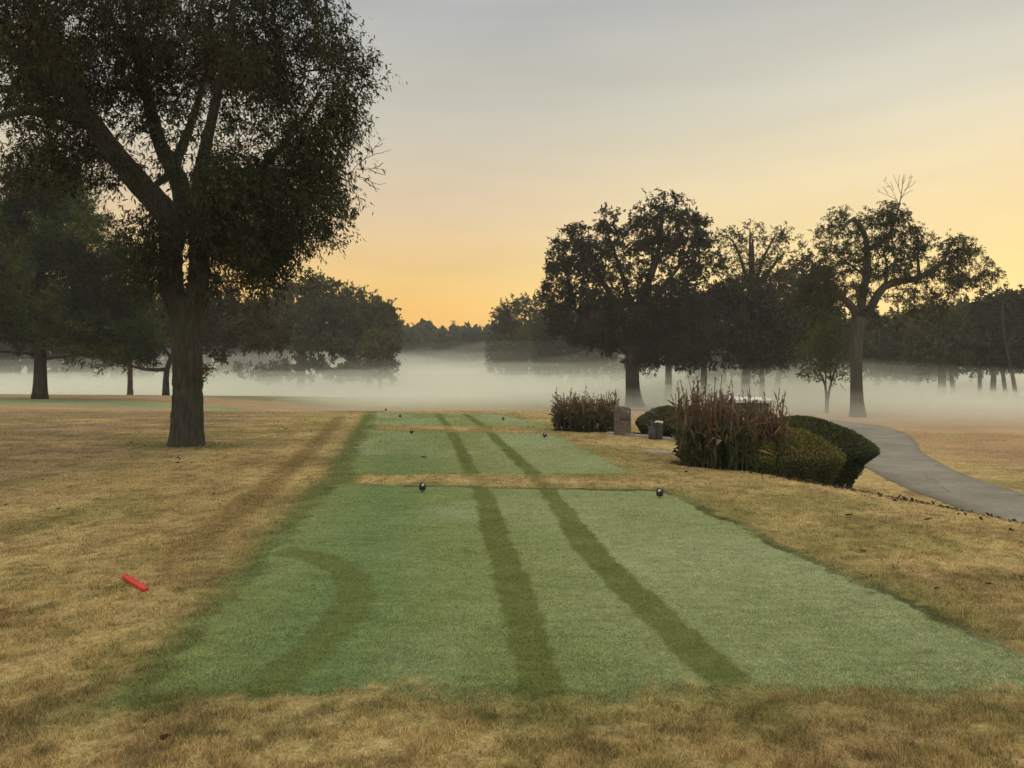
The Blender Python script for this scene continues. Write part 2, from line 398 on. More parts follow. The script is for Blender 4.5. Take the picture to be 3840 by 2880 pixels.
# ------------------------------------------------------------------ grass blades (rough and tees)
PATHW = np.array([(8.6, -6), (8.9, 4), (9.3, 9), (9.7, 14), (9.9, 16.5), (10.6, 20.5), (12.6, 26), (15.0, 31), (16.9, 36)], float)
def blades(n, mat):
    px = rng.uniform(-900, 4740, n); py = HZ + (3150 - HZ) * np.clip(rng.uniform(.055, 1, n) ** 1.0, 0, 1)
    d = EYE * F / (py - HZ); x = PX(px, d); y = d
    s = x - np.interp(y, RY, RX)
    ok = (y < 34) & (x < 24) & ((s < 1.0) | (pdist(PATHW, x, y) > .95 + .22 * vnoise(x * 3, y * 3, 88)))
    on_tr = np.hypot(x + 7.1, y - 17.2) < .45
    ok &= ~on_tr
    x, y, d = x[ok], y[ok], d[ok]; n = len(x)
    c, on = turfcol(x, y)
    tr = track(x, y)
    cl = vnoise(x * 7, y * 10, 201) * .6 + vnoise(x * 19, y * 24, 202) * .4      # tufts and gaps
    keep = (rng.uniform(size=n) < np.clip(.12 + 1.7 * (cl - .22), .1, 1)) | (on > .5)
    keep &= (on < .5) | (rng.uniform(size=n) < 1 - .45 * tr)
    x, y, d, c, on, cl, tr = [v[keep] for v in (x, y, d, c, on, cl, tr)]; n = len(x)
    h = rng.uniform(.007, .014, n) * on + (1 - on) * rng.uniform(.010, .028, n) * (.4 + 1.2 * cl)
    h = h * (1 + 2.2 * (1 - sstep(.5, .95, np.hypot(x + 7.1, y - 17.2))))
    w = np.maximum(rng.uniform(.002, .0045, n), .0008 * d)
    h = np.maximum(h, .0011 * d)
    z = height(x, y) + .006 * on - .004
    nr = sstep(0, .5, -teeness(x, y)) * (1 - sstep(20, 30, y))
    z = z + nr * ((fbm(x * 3.1, y * 4.2, 101) - .5) * .030 + (fbm(x * .9, y * .9, 105) - .5) * .05)
    a = rng.uniform(0, 2 * PI, n); ln = rng.uniform(.1, 1.1, n) * h; la = rng.uniform(0, 2 * PI, n)
    B = np.stack([x, y, z], 1)
    wv = np.stack([np.cos(a), np.sin(a), np.zeros(n)], 1) * w[:, None] / 2
    tip = B + np.stack([np.cos(la) * ln, np.sin(la) * ln, h], 1)
    V = np.stack([B - wv, B + wv, tip], 1).reshape(-1, 3)
    lump = .62 + .76 * (vnoise(x * 16, y * 20, 501) * .5 + vnoise(x * 42, y * 30, 502) * .3 + vnoise(x * 5, y * 9, 503) * .2)
    c = c * lump[:, None] * rng.uniform(.42, 1.95, (n, 1)) * (1 + rng.normal(0, .07, (n, 3)))
    pale = (rng.uniform(size=n) < .10) & (on < .5)
    c[pale] = mixc(c[pale], np.array([.52, .40, .21]), np.full(pale.sum(), .6))
    dk = (rng.uniform(size=n) < .08) & (on < .5); c[dk] *= .45
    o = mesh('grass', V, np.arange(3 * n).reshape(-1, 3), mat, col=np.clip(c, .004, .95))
    return tag(o, 'short dry straw and green grass blades over the whole foreground', 'grass', kind='stuff')
blades(900000, leafmat('grass blade', .25, .8, .1))

# ------------------------------------------------------------------ cart path, kerb
def ribbon(name, c, half, mat, lift, thick=.12, cross=5):
    c = np.asarray(c, float); i = np.arange(len(c)); t = np.linspace(0, len(c) - 1, (len(c) - 1) * 14)
    p = np.stack([np.interp(t, i, c[:, 0]), np.interp(t, i, c[:, 1])], 1)
    for _ in range(30): p[1:-1] = (p[:-2] + 2 * p[1:-1] + p[2:]) / 4
    tg = np.gradient(p, axis=0); tg /= np.linalg.norm(tg, axis=1, keepdims=True); nn = np.stack([tg[:, 1], -tg[:, 0]], 1)
    jit = (fbm(t * 3, t * 0, 7) - .5) * .10
    u = np.linspace(-1, 1, cross); V = []
    for k, uu in enumerate(u):
        q = p + nn * (half + jit * (1 if abs(uu) == 1 else 0))[:, None] * uu
        V.append(np.stack([q[:, 0], q[:, 1], height(q[:, 0], q[:, 1]) + lift], 1))
    for uu, k in ((1, -1), (-1, 0)):
        q = V[k].copy(); q[:, 2] -= thick; V.append(q)
    V = np.array(V); m = len(p); order = [cross + 1] + list(range(cross)) + [cross]
    Q = []
    for a, b in zip(order[:-1], order[1:]):
        j = np.arange(m - 1); Q.append(np.stack([a * m + j, b * m + j, b * m + j + 1, a * m + j + 1], 1))
    return mesh(name, V.reshape(-1, 3), np.concatenate(Q), mat, smooth=False)
def pathmat():
    m, nt, out = newmat('worn concrete'); tc = N(nt, 'ShaderNodeTexCoord'); prod = None
    for sc_, v in ((60, .22), (9, .14), (1.3, .16), (.35, .12)):
        ns = N(nt, 'ShaderNodeTexNoise'); ns.inputs['Scale'].default_value = sc_; ns.inputs['Detail'].default_value = 4; nt.links.new(tc.outputs['Object'], ns.inputs['Vector'])
        r = N(nt, 'ShaderNodeMapRange'); r.inputs['From Min'].default_value = .3; r.inputs['From Max'].default_value = .7; r.inputs['To Min'].default_value = 1 - v; r.inputs['To Max'].default_value = 1 + v; nt.links.new(ns.outputs['Fac'], r.inputs['Value'])
        if prod is None: prod = r.outputs[0]
        else:
            mu = N(nt, 'ShaderNodeMath', operation='MULTIPLY'); nt.links.new(prod, mu.inputs[0]); nt.links.new(r.outputs[0], mu.inputs[1]); prod = mu.outputs[0]
    wn = N(nt, 'ShaderNodeTexNoise'); wn.inputs['Scale'].default_value = 1.5; nt.links.new(tc.outputs['Object'], wn.inputs['Vector'])
    ad = N(nt, 'ShaderNodeMixRGB', blend_type='ADD'); ad.inputs[0].default_value = .6; nt.links.new(tc.outputs['Object'], ad.inputs[1]); nt.links.new(wn.outputs['Color'], ad.inputs[2])
    vo = N(nt, 'ShaderNodeTexVoronoi', feature='DISTANCE_TO_EDGE'); vo.inputs['Scale'].default_value = .42; nt.links.new(ad.outputs[0], vo.inputs['Vector'])
    cr = N(nt, 'ShaderNodeMapRange'); cr.inputs['From Min'].default_value = .0; cr.inputs['From Max'].default_value = .012; cr.inputs['To Min'].default_value = .55; nt.links.new(vo.outputs['Distance'], cr.inputs['Value'])
    mu = N(nt, 'ShaderNodeMath', operation='MULTIPLY'); nt.links.new(prod, mu.inputs[0]); nt.links.new(cr.outputs[0], mu.inputs[1])
    mx = N(nt, 'ShaderNodeVectorMath', operation='SCALE'); mx.inputs[0].default_value = (.195, .180, .148); nt.links.new(mu.outputs[0], mx.inputs['Scale'])
    b = N(nt, 'ShaderNodeBsdfPrincipled'); b.inputs['Roughness'].default_value = .95; b.inputs['Specular IOR Level'].default_value = .1; nt.links.new(mx.outputs[0], b.inputs['Base Color'])
    bp = N(nt, 'ShaderNodeBump'); bp.inputs['Strength'].default_value = .3; bp.inputs['Distance'].default_value = .02; nt.links.new(mu.outputs[0], bp.inputs['Height']); nt.links.new(bp.outputs['Normal'], b.inputs['Normal'])
    nt.links.new(b.outputs[0], out.inputs[0]); return m
mpath = pathmat()
PATHC = [(8.6, -6), (8.9, 4), (9.3, 9), (9.7, 14), (9.9, 16.5), (10.6, 20.5), (12.6, 26), (15.0, 31), (16.9, 36), (17.4, 41), (16, 46), (12, 52), (5, 60)]
tag(ribbon('path', PATHC, 1.04, mpath, .035), 'grey cart path curving past the hedges into the mist', 'path', kind='structure')
tag(ribbon('path', [(10.1, 22.5), (8.4, 22.6), (6.2, 22.3), (4.9, 21.9)], .95, mpath, .026), 'short concrete spur behind the hedges where the golf cart stands', 'path', kind='structure')
tag(ribbon('path', [(38, 96), (52, 93), (75, 90), (120, 88)], 1.1, simple('pale gravel', (.5, .48, .42), 1, var=.1), .05), 'pale far path crossing the misty fairway on the right', 'path', kind='structure')
tag(ribbon('path', [(-60, 142), (0, 140), (60, 141), (120, 143)], 2.6, simple('far road', (.5, .48, .44), 1, var=.1), .06), 'pale far road running behind the trees', 'road', kind='structure')
kerbm = simple('kerb concrete', (.27, .24, .20), .9, var=.2, scale=14, bump=.3)
def kerb(p0, p1, w, h, label):
    (x0, y0), (x1, y1) = p0, p1; m = MB(); L = math.hypot(x1 - x0, y1 - y0); a = math.atan2(y1 - y0, x1 - x0); k = max(1, int(L / .6))
    for i in range(k):
        t = (i + .5) / k; x, y = x0 + (x1 - x0) * t, y0 + (y1 - y0) * t
        m.box((x, y, max(hz(x, y), -.12) + h / 2 - .05), (L / k - .008, w, h + .1), .012, a + rng.normal(0, .01))
    return tag(m.build('kerb', kerbm), label, 'kerb', kind='structure')
kerb((2.55, 20.6), (4.35, 18.7), .16, .05, 'pale low kerb in front of the stone marker and bin')
kerb((2.75, 16.15), (3.55, 15.55), .30, .03, 'short pale flush slab in the grass left of the bigger canna clump')

# ------------------------------------------------------------------ trees
def leaves_mesh(name, C, U, L, Wd, col, mat, parent, curl=.15):
    """C leaf base points, U unit axis, L lengths, Wd widths -> folded diamond leaves"""
    n = len(C)
    R = rng.normal(size=(n, 3)); S = np.cross(U, R); S /= np.linalg.norm(S, axis=1, keepdims=True) + 1e-9
    Nn = np.cross(U, S)
    a = C; b = C + U * L[:, None]
    mid = C + U * (L * .45)[:, None] + Nn * (L * curl)[:, None]
    l = mid - S * (Wd / 2)[:, None]; r = mid + S * (Wd / 2)[:, None]
    V = np.stack([a, r, b, l], 1).reshape(-1, 3)
    return mesh(name, V, np.arange(4 * n).reshape(-1, 4), mat, parent, col=np.clip(col, .002, .9))
def ellip(n, lobes, d, shell=.55):
    """points in a set of ellipsoids given in photograph measures at distance d: (px, py, rx, ry[, density[, depth offset]])"""
    vol = np.array([l[2] * l[3] * (l[4] if len(l) > 4 else 1) for l in lobes]); cnt = rng.multinomial(n, vol / vol.sum())
    out = []; k = d / F
    for l, c in zip(lobes, cnt):
        v = rng.normal(size=(c, 3)); v /= np.linalg.norm(v, axis=1, keepdims=True)
        r = rng.uniform(size=c) ** (1 / 3.); r = shell + (1 - shell) * r if shell < 0 else r ** (1 - .5 * shell)
        off = l[5] if len(l) > 5 else 0
        rd = .5 * (l[2] + l[3]) * k
        cen = np.array([PX(l[0], d), d + off, PZ(l[1], d)])
        out.append(cen + v * r[:, None] * np.array([l[2] * k, rd, l[3] * k]))
    return np.concatenate(out)
def smooth_line(p, step):
    p = np.asarray(p, float); n = len(p)
    if n < 2: return p
    t = np.linspace(0, n - 1, max(2, (n - 1) * 8)); i = np.arange(n)
    q = np.stack([np.interp(t, i, p[:, k]) for k in range(p.shape[1])], 1)
    for _ in range(10): q[1:-1] = (q[:-2] + 2 * q[1:-1] + q[2:]) / 4
    s = np.concatenate([[0], np.cumsum(np.linalg.norm(np.diff(q[:, :3], axis=0), axis=1))])
    u = np.linspace(0, s[-1], max(3, int(s[-1] / step) + 1))
    return np.stack([np.interp(u, s, q[:, k]) for k in range(q.shape[1])], 1)
def limb_px(pts, d, step):
    """limb points (px, py, radius px[, depth offset]) -> x, y, z, r"""
    k = d / F
    return smooth_line([[PX(p[0], d), d + (p[3] if len(p) > 3 else 0), PZ(p[1], d), p[2] * k] for p in pts], step)
def grow(limbs, targets, step, tip_r, wob=.12, power=.42):
    """grow twigs from the limbs to every target; returns the twig polylines with radii and the twig ends"""
    P0 = np.concatenate([l[:, :3] for l in limbs]); R0 = np.concatenate([l[:, 3] for l in limbs])
    top = np.concatenate([np.arange(len(l)) / len(l) for l in limbs])
    if len(limbs[0]) > 3 and len(limbs) > 1: R0[:len(limbs[0])] += 0
    cap = len(P0) + len(targets) * 26
    P = np.empty((cap, 3)); par = np.full(cap, -1); n0 = n = len(P0); P[:n] = P0
    dist = np.array([np.min(((P0 - t) ** 2).sum(1)) for t in targets]); order = np.argsort(dist)
    first = np.ones(cap); zmin = P0[:, 2].min()
    paths = []
    block = np.zeros(cap, bool); block[:len(limbs[0])] = np.arange(len(limbs[0])) < len(limbs[0]) * .5
    for ti in order:
        t = targets[ti]
        dv = P[:n] - t; dd = np.sqrt((dv ** 2).sum(1)) + np.where(dv[:, 2] > 0, dv[:, 2] * .5, 0) + block[:n] * 50
        j = int(dd.argmin()); L = np.linalg.norm(P[j] - t)
        k = int(np.clip(math.ceil(L / step), 1, 24))
        s = np.linspace(0, 1, k + 1)[1:, None]
        bend = np.array([0, 0, L * .12]) + rng.normal(0, wob * L, 3)
        q = P[j] * (1 - s) + t * s + bend * (s * (1 - s) * 2)
        path = [j]; prev = j
        for a in q:
            if n >= cap: break
            P[n] = a; par[n] = prev; prev = n; path.append(n); n += 1
        paths.append(path)
    cnt = np.zeros(n)
    for p in paths: cnt[p[-1]] += 1
    for i in range(n - 1, n0 - 1, -1): cnt[par[i]] += cnt[i]
    rad = tip_r * np.maximum(cnt, 1) ** power
    rad[:n0] = np.minimum(R0 * .7, 9)
    res = []
    for p in paths:
        r = rad[p].copy(); r[0] = min(r[0], r[1] * 1.25) if len(r) > 1 else r[0]
        res.append((P[p], r))
    ends = np.array([P[p[-1]] for p in paths]); dirs = np.array([P[p[-1]] - P[p[-2]] for p in paths])
    dirs /= np.linalg.norm(dirs, axis=1, keepdims=True) + 1e-9
    return res, ends, dirs
def wood(mb, limbs, twigs, sides, tw_sides=4, rmin=0):
    for l in limbs: mb.tube(l[:, :3], l[:, 3], sides)
    for P, r in twigs:
        if r.max() >= rmin: mb.tube(P, r, tw_sides if r.max() < .03 else tw_sides + 1, cap=False)
LEAF = leafmat('leaf', .32, .75, .12)
def palette(n, cols, wts, P=None, seed=0, patch=0.0, scale=.6, jit=.22):
    cols = np.array(cols); wts = np.array(wts, float); wts /= wts.sum()
    u = rng.uniform(size=n)
    if P is not None and patch > 0:
        v = vnoise(P[:, 0] * scale + P[:, 1] * .37 * scale, P[:, 2] * scale + P[:, 1] * .6 * scale, seed)
        u = np.clip((1 - patch) * u + patch * np.clip((v - .12) / .76, 0, .999), 0, .999)
    c = cols[np.searchsorted(np.cumsum(wts), u, side='right').clip(0, len(cols) - 1)]
    return c * rng.uniform(1 - jit, 1 + jit * 1.4, (n, 1))
def sprigs(ends, dirs, k, m, slen, up, leaf, droop, rad=.35):
    """k little sprigs on every twig end, m leaves along each; returns leaf base points and axes"""
    n = len(ends); e = np.repeat(np.arange(n), k); N_ = len(e)
    sd = dirs[e] * .7 + rng.normal(size=(N_, 3)) * .75; sd[:, 2] += up; sd /= np.linalg.norm(sd, axis=1, keepdims=True)
    sl_ = slen * rng.uniform(.45, 1.4, N_)
    st = ends[e] - dirs[e] * (rng.uniform(0, 1.1, N_) * slen)[:, None] + rng.normal(size=(N_, 3)) * slen * rad
    q = np.repeat(np.arange(N_), m); M = len(q); t = rng.uniform(.05, 1.05, M)
    C = st[q] + sd[q] * (t * sl_[q])[:, None]; C[:, 2] -= droop * .35 * sl_[q] * t ** 2
    C += rng.normal(size=(M, 3)) * slen * .06
    U = sd[q] * .55 + rng.normal(size=(M, 3)) * .55; U[:, 2] -= droop; U /= np.linalg.norm(U, axis=1, keepdims=True)
    return C, U
def tree(name, label, limbs, lobes, d, ncl, per, leaf, spread, cols, wts, bark, cat='tree', step=None, tip=.008, droop=.5, group=None,
         shell=.4, patch=.5, seed=0, sides=9, wob=.12, leafmat_=None, keep_wood=0, pscale=.6, extra=None):
    base = limbs[0][0]
    root = empty(name, (base[0], base[1], base[2])); tag(root, label, cat, group)
    off = np.array([base[0], base[1], base[2]])
    T = ellip(ncl, lobes, d, shell)
    # clearings: drop targets where a coarse noise is low
    v = vnoise(T[:, 0] * 2.6 * 17 / d + 3, T[:, 2] * 2.6 * 17 / d + T[:, 1] * .9, seed + 5); T = T[v > .2]
    tw, ends, dirs = grow(limbs, T, step or d * .02, tip, wob)
    mb = MB(); wood(mb, limbs, tw, sides, 4, keep_wood)
    V = np.concatenate(mb.V); mb.V = [V - off]; mb.q = [np.concatenate(mb.q)]
    mb.build('trunk', bark, root, smooth=True)
    # leaves around each twig end and back along its last stretch
    ks = max(3, int(round(per / 11))); ms = max(4, int(round(per / ks)))
    C, U = sprigs(ends, dirs, ks, ms, spread * 1.05, .15, leaf, droop)
    n = len(C)
    L = leaf[0] * rng.uniform(.6, 1.35, n); Wd = leaf[1] * rng.uniform(.7, 1.3, n)
    c = palette(n, cols, wts, C, seed, patch, pscale)
    leaves_mesh('crown', C - off, U, L, Wd, c, leafmat_ or LEAF, root)
    if extra: extra(root, off)
    return root

BARK = barkmat('grey bark', (.086, .078, .064), 5.5, 1.0)
BARKD = barkmat('dark bark', (.05, .042, .036), 3.0)
DK, DK2, OL, BRN, ORG, YG = (.022, .028, .013), (.034, .042, .018), (.062, .072, .022), (.085, .055, .025), (.15, .07, .022), (.13, .13, .04)

# --- the big tree on the left
def big_tree():
    d = 17.2
    st = .30
    trunk = limb_px([(700, 1690, 62), (702, 1600, 57), (703, 1500, 54), (703, 1380, 52), (702, 1280, 55), (700, 1190, 58), (697, 1120, 52)], d, .10)
    left = limb_px([(672, 1165, 40), (643, 1085, 42), (639, 1000, 40), (642, 900, 44), (652, 830, 50, .0), (600, 760, 44, -.2), (555, 700, 40, -.5), (488, 597, 36, -.9), (410, 465, 30, -1.2), (353, 353, 24, -1.4), (300, 200, 17, -1.6), (270, 20, 10, -1.6)], d, .14)
    left2 = limb_px([(655, 850, 44), (680, 790, 38, .3), (651, 715, 38, .5), (600, 600, 34, .7), (536, 505, 28, .8), (490, 340, 22, .9), (440, 175, 16, 1.0), (390, 0, 10, 1.1), (350, -250, 6, 1.2)], d, .14)
    limbC = limb_px([(600, 590, 22, .7), (622, 410, 17, 1.3), (630, 240, 12, 1.8), (650, 90, 9, 2.0), (660, -150, 6, 2.0)], d, .2)
    right = limb_px([(728, 1160, 42), (746, 1080, 36), (747, 960, 35), (752, 860, 33, -.2), (775, 740, 26, -.5), (825, 580, 19, -.8), (880, 420, 14, -1.0), (930, 240, 10, -1.2), (960, 40, 7, -1.2)], d, .14)
    r2 = limb_px([(760, 830, 22, -.2), (850, 760, 17, .2), (970, 660, 13, .5), (1120, 600, 10, .7), (1260, 590, 7, .8)], d, .2)
    r3 = limb_px([(765, 790, 18, .3), (870, 620, 14, 1.2), (1010, 420, 11, 1.8), (1120, 220, 8, 2.0)], d, .2)
    r4 = limb_px([(748, 900, 15, .3), (830, 880, 10, 1.0), (960, 830, 8, 1.6), (1080, 800, 6, 1.9)], d, .2)
    l3 = limb_px([(440, 520, 20, -1.1), (300, 500, 14, -1.6), (180, 540, 10, -1.8), (60, 610, 7, -1.8)], d, .2)
    l4 = limb_px([(400, 440, 18, -1.2), (250, 330, 13, -2.0), (100, 260, 9, -2.3), (-80, 250, 6, -2.4)], d, .2)
    l5 = limb_px([(600, 620, 16, .6), (420, 660, 11, 1.6), (300, 600, 8, 2.0)], d, .2)
    limbs = [trunk, left, left2, limbC, right, r2, r3, r4, l3, l4, l5]
    base = trunk[0]; off = base[:3].copy(); off[2] = hz(base[0], base[1]) - .05
    root = empty('shade_tree', off); tag(root, 'big dark forked tree with a thick ridged trunk rising from the rough', 'tree')
    lobes = [(250, 90, 360, 270, .7), (650, 40, 330, 260, .9), (1010, 60, 290, 260), (1160, 230, 190, 200), (1010, 430, 240, 200), (1180, 540, 160, 180), (1140, 740, 180, 170, 1.4),
             (970, 790, 190, 220, 1.5), (890, 990, 150, 150, 1.4), (1010, 940, 130, 130, 1.1), (860, 560, 80, 160, .7), (150, 400, 270, 200, .7), (30, 250, 260, 220, .7), (450, 300, 230, 210, .7), (700, 300, 190, 200),
             (330, 600, 170, 110, .7), (150, 620, 160, 90, .6), (520, 860, 90, 130, .9), (560, 1010, 80, 110, 1.0), (400, -300, 480, 300, .7), (900, -280, 380, 300, .7), (1350, 240, 60, 90, .8), (1300, 420, 60, 130, .8),
             (790, 780, 100, 110, .9), (820, 920, 90, 110, 1.1), (600, 450, 120, 120, .6), (450, 450, 170, 130, .5, -2.6), (280, 240, 180, 120, .5, -2.8), (560, 260, 170, 130, .5, -2.4), (880, 700, 150, 150, .6, -2.4), (1000, 330, 170, 140, .5, -2.5), (560, 120, 300, 120, .5, -2.6), (260, 60, 380, 200, .45, -4.6), (720, 40, 380, 190, .5, -4.6), (480, 330, 200, 110, .4, -3.6), (420, 560, 120, 90, .6, -1.8), (560, 690, 80, 70, .6, -1.3), (625, 950, 65, 130, 1.0, -1.1), (500, 620, 90, 70, .5, -1.6), (790, 960, 70, 110, .9, -1.0)]
    T = ellip(3800, lobes, d, .3)
    pxx = 1920 + T[:, 0] / T[:, 1] * F; pyy = HZ - (T[:, 2] - EYE) / T[:, 1] * F
    gap = (((pxx - 715) / 60) ** 2 + ((pyy - 570) / 105) ** 2 < 1) | (((pxx - 560) / 45) ** 2 + ((pyy - 640) / 100) ** 2 < 1) | (((pxx - 694) / 40) ** 2 + ((pyy - 1030) / 100) ** 2 < 1)
    gap |= (((pxx - 1240) / 120) ** 2 + ((pyy - 960) / 60) ** 2 < 1)
    v = vnoise(T[:, 0] * 1.3 + 3, T[:, 2] * 1.45 + T[:, 1] * .30, 5)
    T = T[~gap & (v > .39 + .07 * (pxx < 560))]
    tw, ends, dirs = grow(limbs, T, .34, .0055, .10, .40)
    # trunk with ridged bark: three stout stems with modelled relief, the rest plain tubes
    mb = MB()
    for k, l in enumerate(limbs):
        n = 72 if k in (0, 1, 4) else (20 if k == 2 else 10)
        q = smooth_line(l, .035) if k in (0, 1, 4) else l
        V, Q = tube_arrays(q[:, :3], q[:, 3], n)
        if k in (0, 1, 4, 2):
            a = np.tile(np.arange(n) / n, len(q)); zc = np.repeat(np.concatenate([[0], np.cumsum(np.linalg.norm(np.diff(q[:, :3], axis=0), axis=1))]), n)
            cen = np.repeat(q[:, :3], n, 0); rd = V - cen; rr = np.repeat(q[:, 3], n)[:, None]
            A = np.abs(a - .5) * 2
            rid = np.abs(fbm(A * 24 + fbm(zc * 2, A * 4, 3) * 2, zc * 2.6, 19, 3) - .5) * 2
            big = fbm(A * 4, zc * 1.2, 29, 2) - .5
            fl = np.exp(-zc / .22) * .26 * (.6 + .8 * vnoise(A * 5, zc * 0, 3)) if k == 0 else 0
            V = cen + rd * (1 + .34 * (rid - .35) * np.clip(.4 / np.clip(rr[:, 0] * 2.2, .2, 2), .3, 1.1) + .16 * big + fl)[:, None]
        mb.add(V, Q)
    for P, r in tw: mb.tube(P, r, 5 if r.max() > .02 else 3, cap=False)
    mb.V = [np.concatenate(mb.V) - off]
    mb.build('trunk', BARK, root, smooth=True)
    C, U = sprigs(ends, dirs, 7, 9, .42, .0, None, .80, .36)
    n = len(C)
    pxx = 1920 + C[:, 0] / C[:, 1] * F; pyy = HZ - (C[:, 2] - EYE) / C[:, 1] * F
    c = palette(n, [DK, DK2, OL, DK, BRN], [4, 3.2, 1.6, 1.5, .5], C, 3, .5, .9)
    am = np.exp(-(((pxx - 970) / 190) ** 2 + ((pyy - 330) / 150) ** 2)) * .75 + np.exp(-(((pxx - 800) / 130) ** 2 + ((pyy - 1090) / 90) ** 2)) * .7 + np.exp(-(((pxx - 230) / 260) ** 2 + ((pyy - 70) / 130) ** 2)) * .35
    hit = rng.uniform(size=n) < am * (vnoise(C[:, 0] * 1.6, C[:, 2] * 1.6, 9) > .42)
    c[hit] = np.array([(.115, .06, .02), (.10, .075, .028), (.14, .065, .03)])[rng.integers(0, 3, hit.sum())] * rng.uniform(.6, 1.3, (hit.sum(), 1))
    leaves_mesh('crown', C - off, U, rng.uniform(.08, .18, n), rng.uniform(.022, .040, n), c, LEAF, root)
    # bare twigs poking out on the right
    b = MB()
    for p in ([(1290, 610), (1340, 560), (1385, 510), (1418, 478)], [(1310, 600), (1350, 600), (1400, 592), (1420, 606)], [(1330, 570), (1360, 545), (1420, 530), (1445, 520)], [(1300, 620), (1350, 640), (1395, 660), (1425, 655)], [(1340, 640), (1372, 668), (1400, 680)], [(1360, 600), (1395, 615), (1420, 622)], [(1370, 525), (1360, 500)], [(1385, 512), (1412, 500)], [(1380, 595), (1412, 575)], [(1370, 648), (1388, 690)]):
        q = limb_px([(x, y, 1.6 - .35 * i, .8) for i, (x, y) in enumerate(p)], d, .12); q[:, :3] += rng.normal(0, .012, (len(q), 3)); b.tube(q[:, :3] - off, np.maximum(q[:, 3], .004), 4)
    b.build('bare_twigs', BARK, root)
    # leafy sprout on the trunk
    m = 130; C = W(772, 1383, d - .35) + rng.normal(size=(m, 3)) * np.array([.10, .08, .07]) ; C[:25] = W(768, 1410, d - .35) + rng.normal(size=(25, 3)) * np.array([.02, .02, .07])
    U = rng.normal(size=(m, 3)); U[:, 2] -= .6; U /= np.linalg.norm(U, axis=1, keepdims=True)
    leaves_mesh('sprout_leaves', C - off, U, rng.uniform(.05, .10, m), rng.uniform(.03, .05, m), palette(m, [(.09, .03, .025), (.10, .06, .03), (.06, .06, .02)], [2, 1, 1.5]), LEAF, root)
big_tree()

# --- conifer on the left
def pine():
    d = 46.0
    limbs = [limb_px([(150, 1500, 32), (151, 1470, 26), (152, 1400, 22), (152, 1250, 19), (155, 1000, 13), (160, 760, 7), (165, 580, 3)], d, .5)]
    for k in range(26):
        y = 640 + k * 27 + rng.uniform(-10, 10); s = 1 if k % 2 else -1; w = 60 + (y - 600) * .42
        limbs.append(limb_px([(155, y + 40, 5), (155 + s * w * .5, y + 25, 4, rng.uniform(-2, 2)), (155 + s * w, y + 10, 2, rng.uniform(-4, 4))], d, .7))
    lobes = [(160, 650, 110, 90), (90, 740, 150, 110), (270, 720, 120, 110), (170, 850, 240, 130), (60, 960, 220, 140), (330, 930, 180, 140), (200, 1060, 330, 130), (430, 1060, 150, 130), (20, 1170, 210, 110),
             (200, 1200, 330, 100), (440, 1200, 150, 110), (520, 1280, 90, 80), (420, 1330, 110, 50, .8), (60, 1340, 80, 30, .6), (210, 1300, 130, 50, .7), (-120, 1000, 160, 300, .8)]
    t = tree('pine_tree', 'dark green pine with a straight trunk standing left of the big tree', limbs, lobes, d, 1500, 100, (.34, .055), .50,
             [(.016, .024, .010), (.034, .056, .017), (.078, .104, .027), (.04, .045, .018)], [3.4, 2.6, 1.5, 1], BARKD, tip=.015, droop=-.1, shell=.5, patch=.8, seed=31, pscale=.5, keep_wood=.03)
pine()

# --- trees in the middle distance
def dome(px, top, half, bot, n=9, dens=1.0, seed=0):
    """lumpy round crown between top and bot (rows), half wide"""
    r = np.random.default_rng(seed); h = bot - top; out = [(px, top + h * .55, half * .72, h * .42, dens)]
    for k in range(n):
        a = PI * (k + .5) / n + r.uniform(-.12, .12); q = r.uniform(.24, .38)
        out.append((px - math.cos(a) * half * .68, top + h * .56 - math.sin(a) * h * .40 * r.uniform(.8, 1.05), half * q, h * q * .62, dens))
    out.append((px - half * .55, bot - h * .22, half * .4, h * .2, dens)); out.append((px + half * .55, bot - h * .22, half * .4, h * .2, dens))
    return out
def bg(name, label, px, base, d, lobes, cols, wts, trunk_w, ncl=330, per=46, leaf=(.30, .17), spread=.62, lean=0, sparse=False, seed=0, tops=None, bark=None, group=None, droop=.35, patch=.6, lmb=None, cat='tree', tip=None):
    if d >= 94:                      # undergrowth and low boughs reach down into the mist
        w_ = max(abs(l[0] - px) + l[2] * .6 for l in lobes)
        lobes = list(lobes) + [(px + f * w_, 1385 + rng.uniform(-12, 12), w_ * .42, 42, .9) for f in (-.62, 0, .62)]; ncl = int(ncl * 1.3)
    top = min(l[1] for l in lobes); low = max(l[1] for l in lobes)
    cy = sum(l[1] for l in lobes) / len(lobes)
    z0 = hz(PX(px, d), d); by = HZ + (EYE - z0) / d * F + 6
    h = by - cy
    limbs = [limb_px([(px, by, trunk_w * .66), (px + lean * .12, by - h * .08, trunk_w * .5), (px + lean * .4, by - h * .4, trunk_w * .43), (px + lean * .8, cy + (by - cy) * .3, trunk_w * .36), (px + lean, cy, trunk_w * .25), (px + lean, top + (cy - top) * .3, trunk_w * .08)], d, d * .012)]
    if lmb is None:
        for l in lobes[:8]:
            limbs.append(limb_px([(px + lean * .85, cy + (by - cy) * .32, trunk_w * .26), ((px + lean + l[0]) / 2, (cy + (by - cy) * .2 + l[1]) / 2 - 8, trunk_w * .17, rng.uniform(-1, 1)), (l[0], l[1], trunk_w * .07, rng.uniform(-1.5, 1.5))], d, d * .012))
    else:
        limbs = [limb_px(l, d, d * .012) for l in lmb]
    return tree(name, label, limbs, lobes, d, ncl, per, leaf, spread, cols, wts, bark or BARKD, tip=tip or (.012 if d < 80 else .02), droop=droop, shell=.45, patch=patch, seed=seed, sides=8, keep_wood=.02 if not sparse else 0, pscale=.35, group=group)
CD = [(.024, .027, .015), (.034, .038, .020), (.048, .053, .022)]
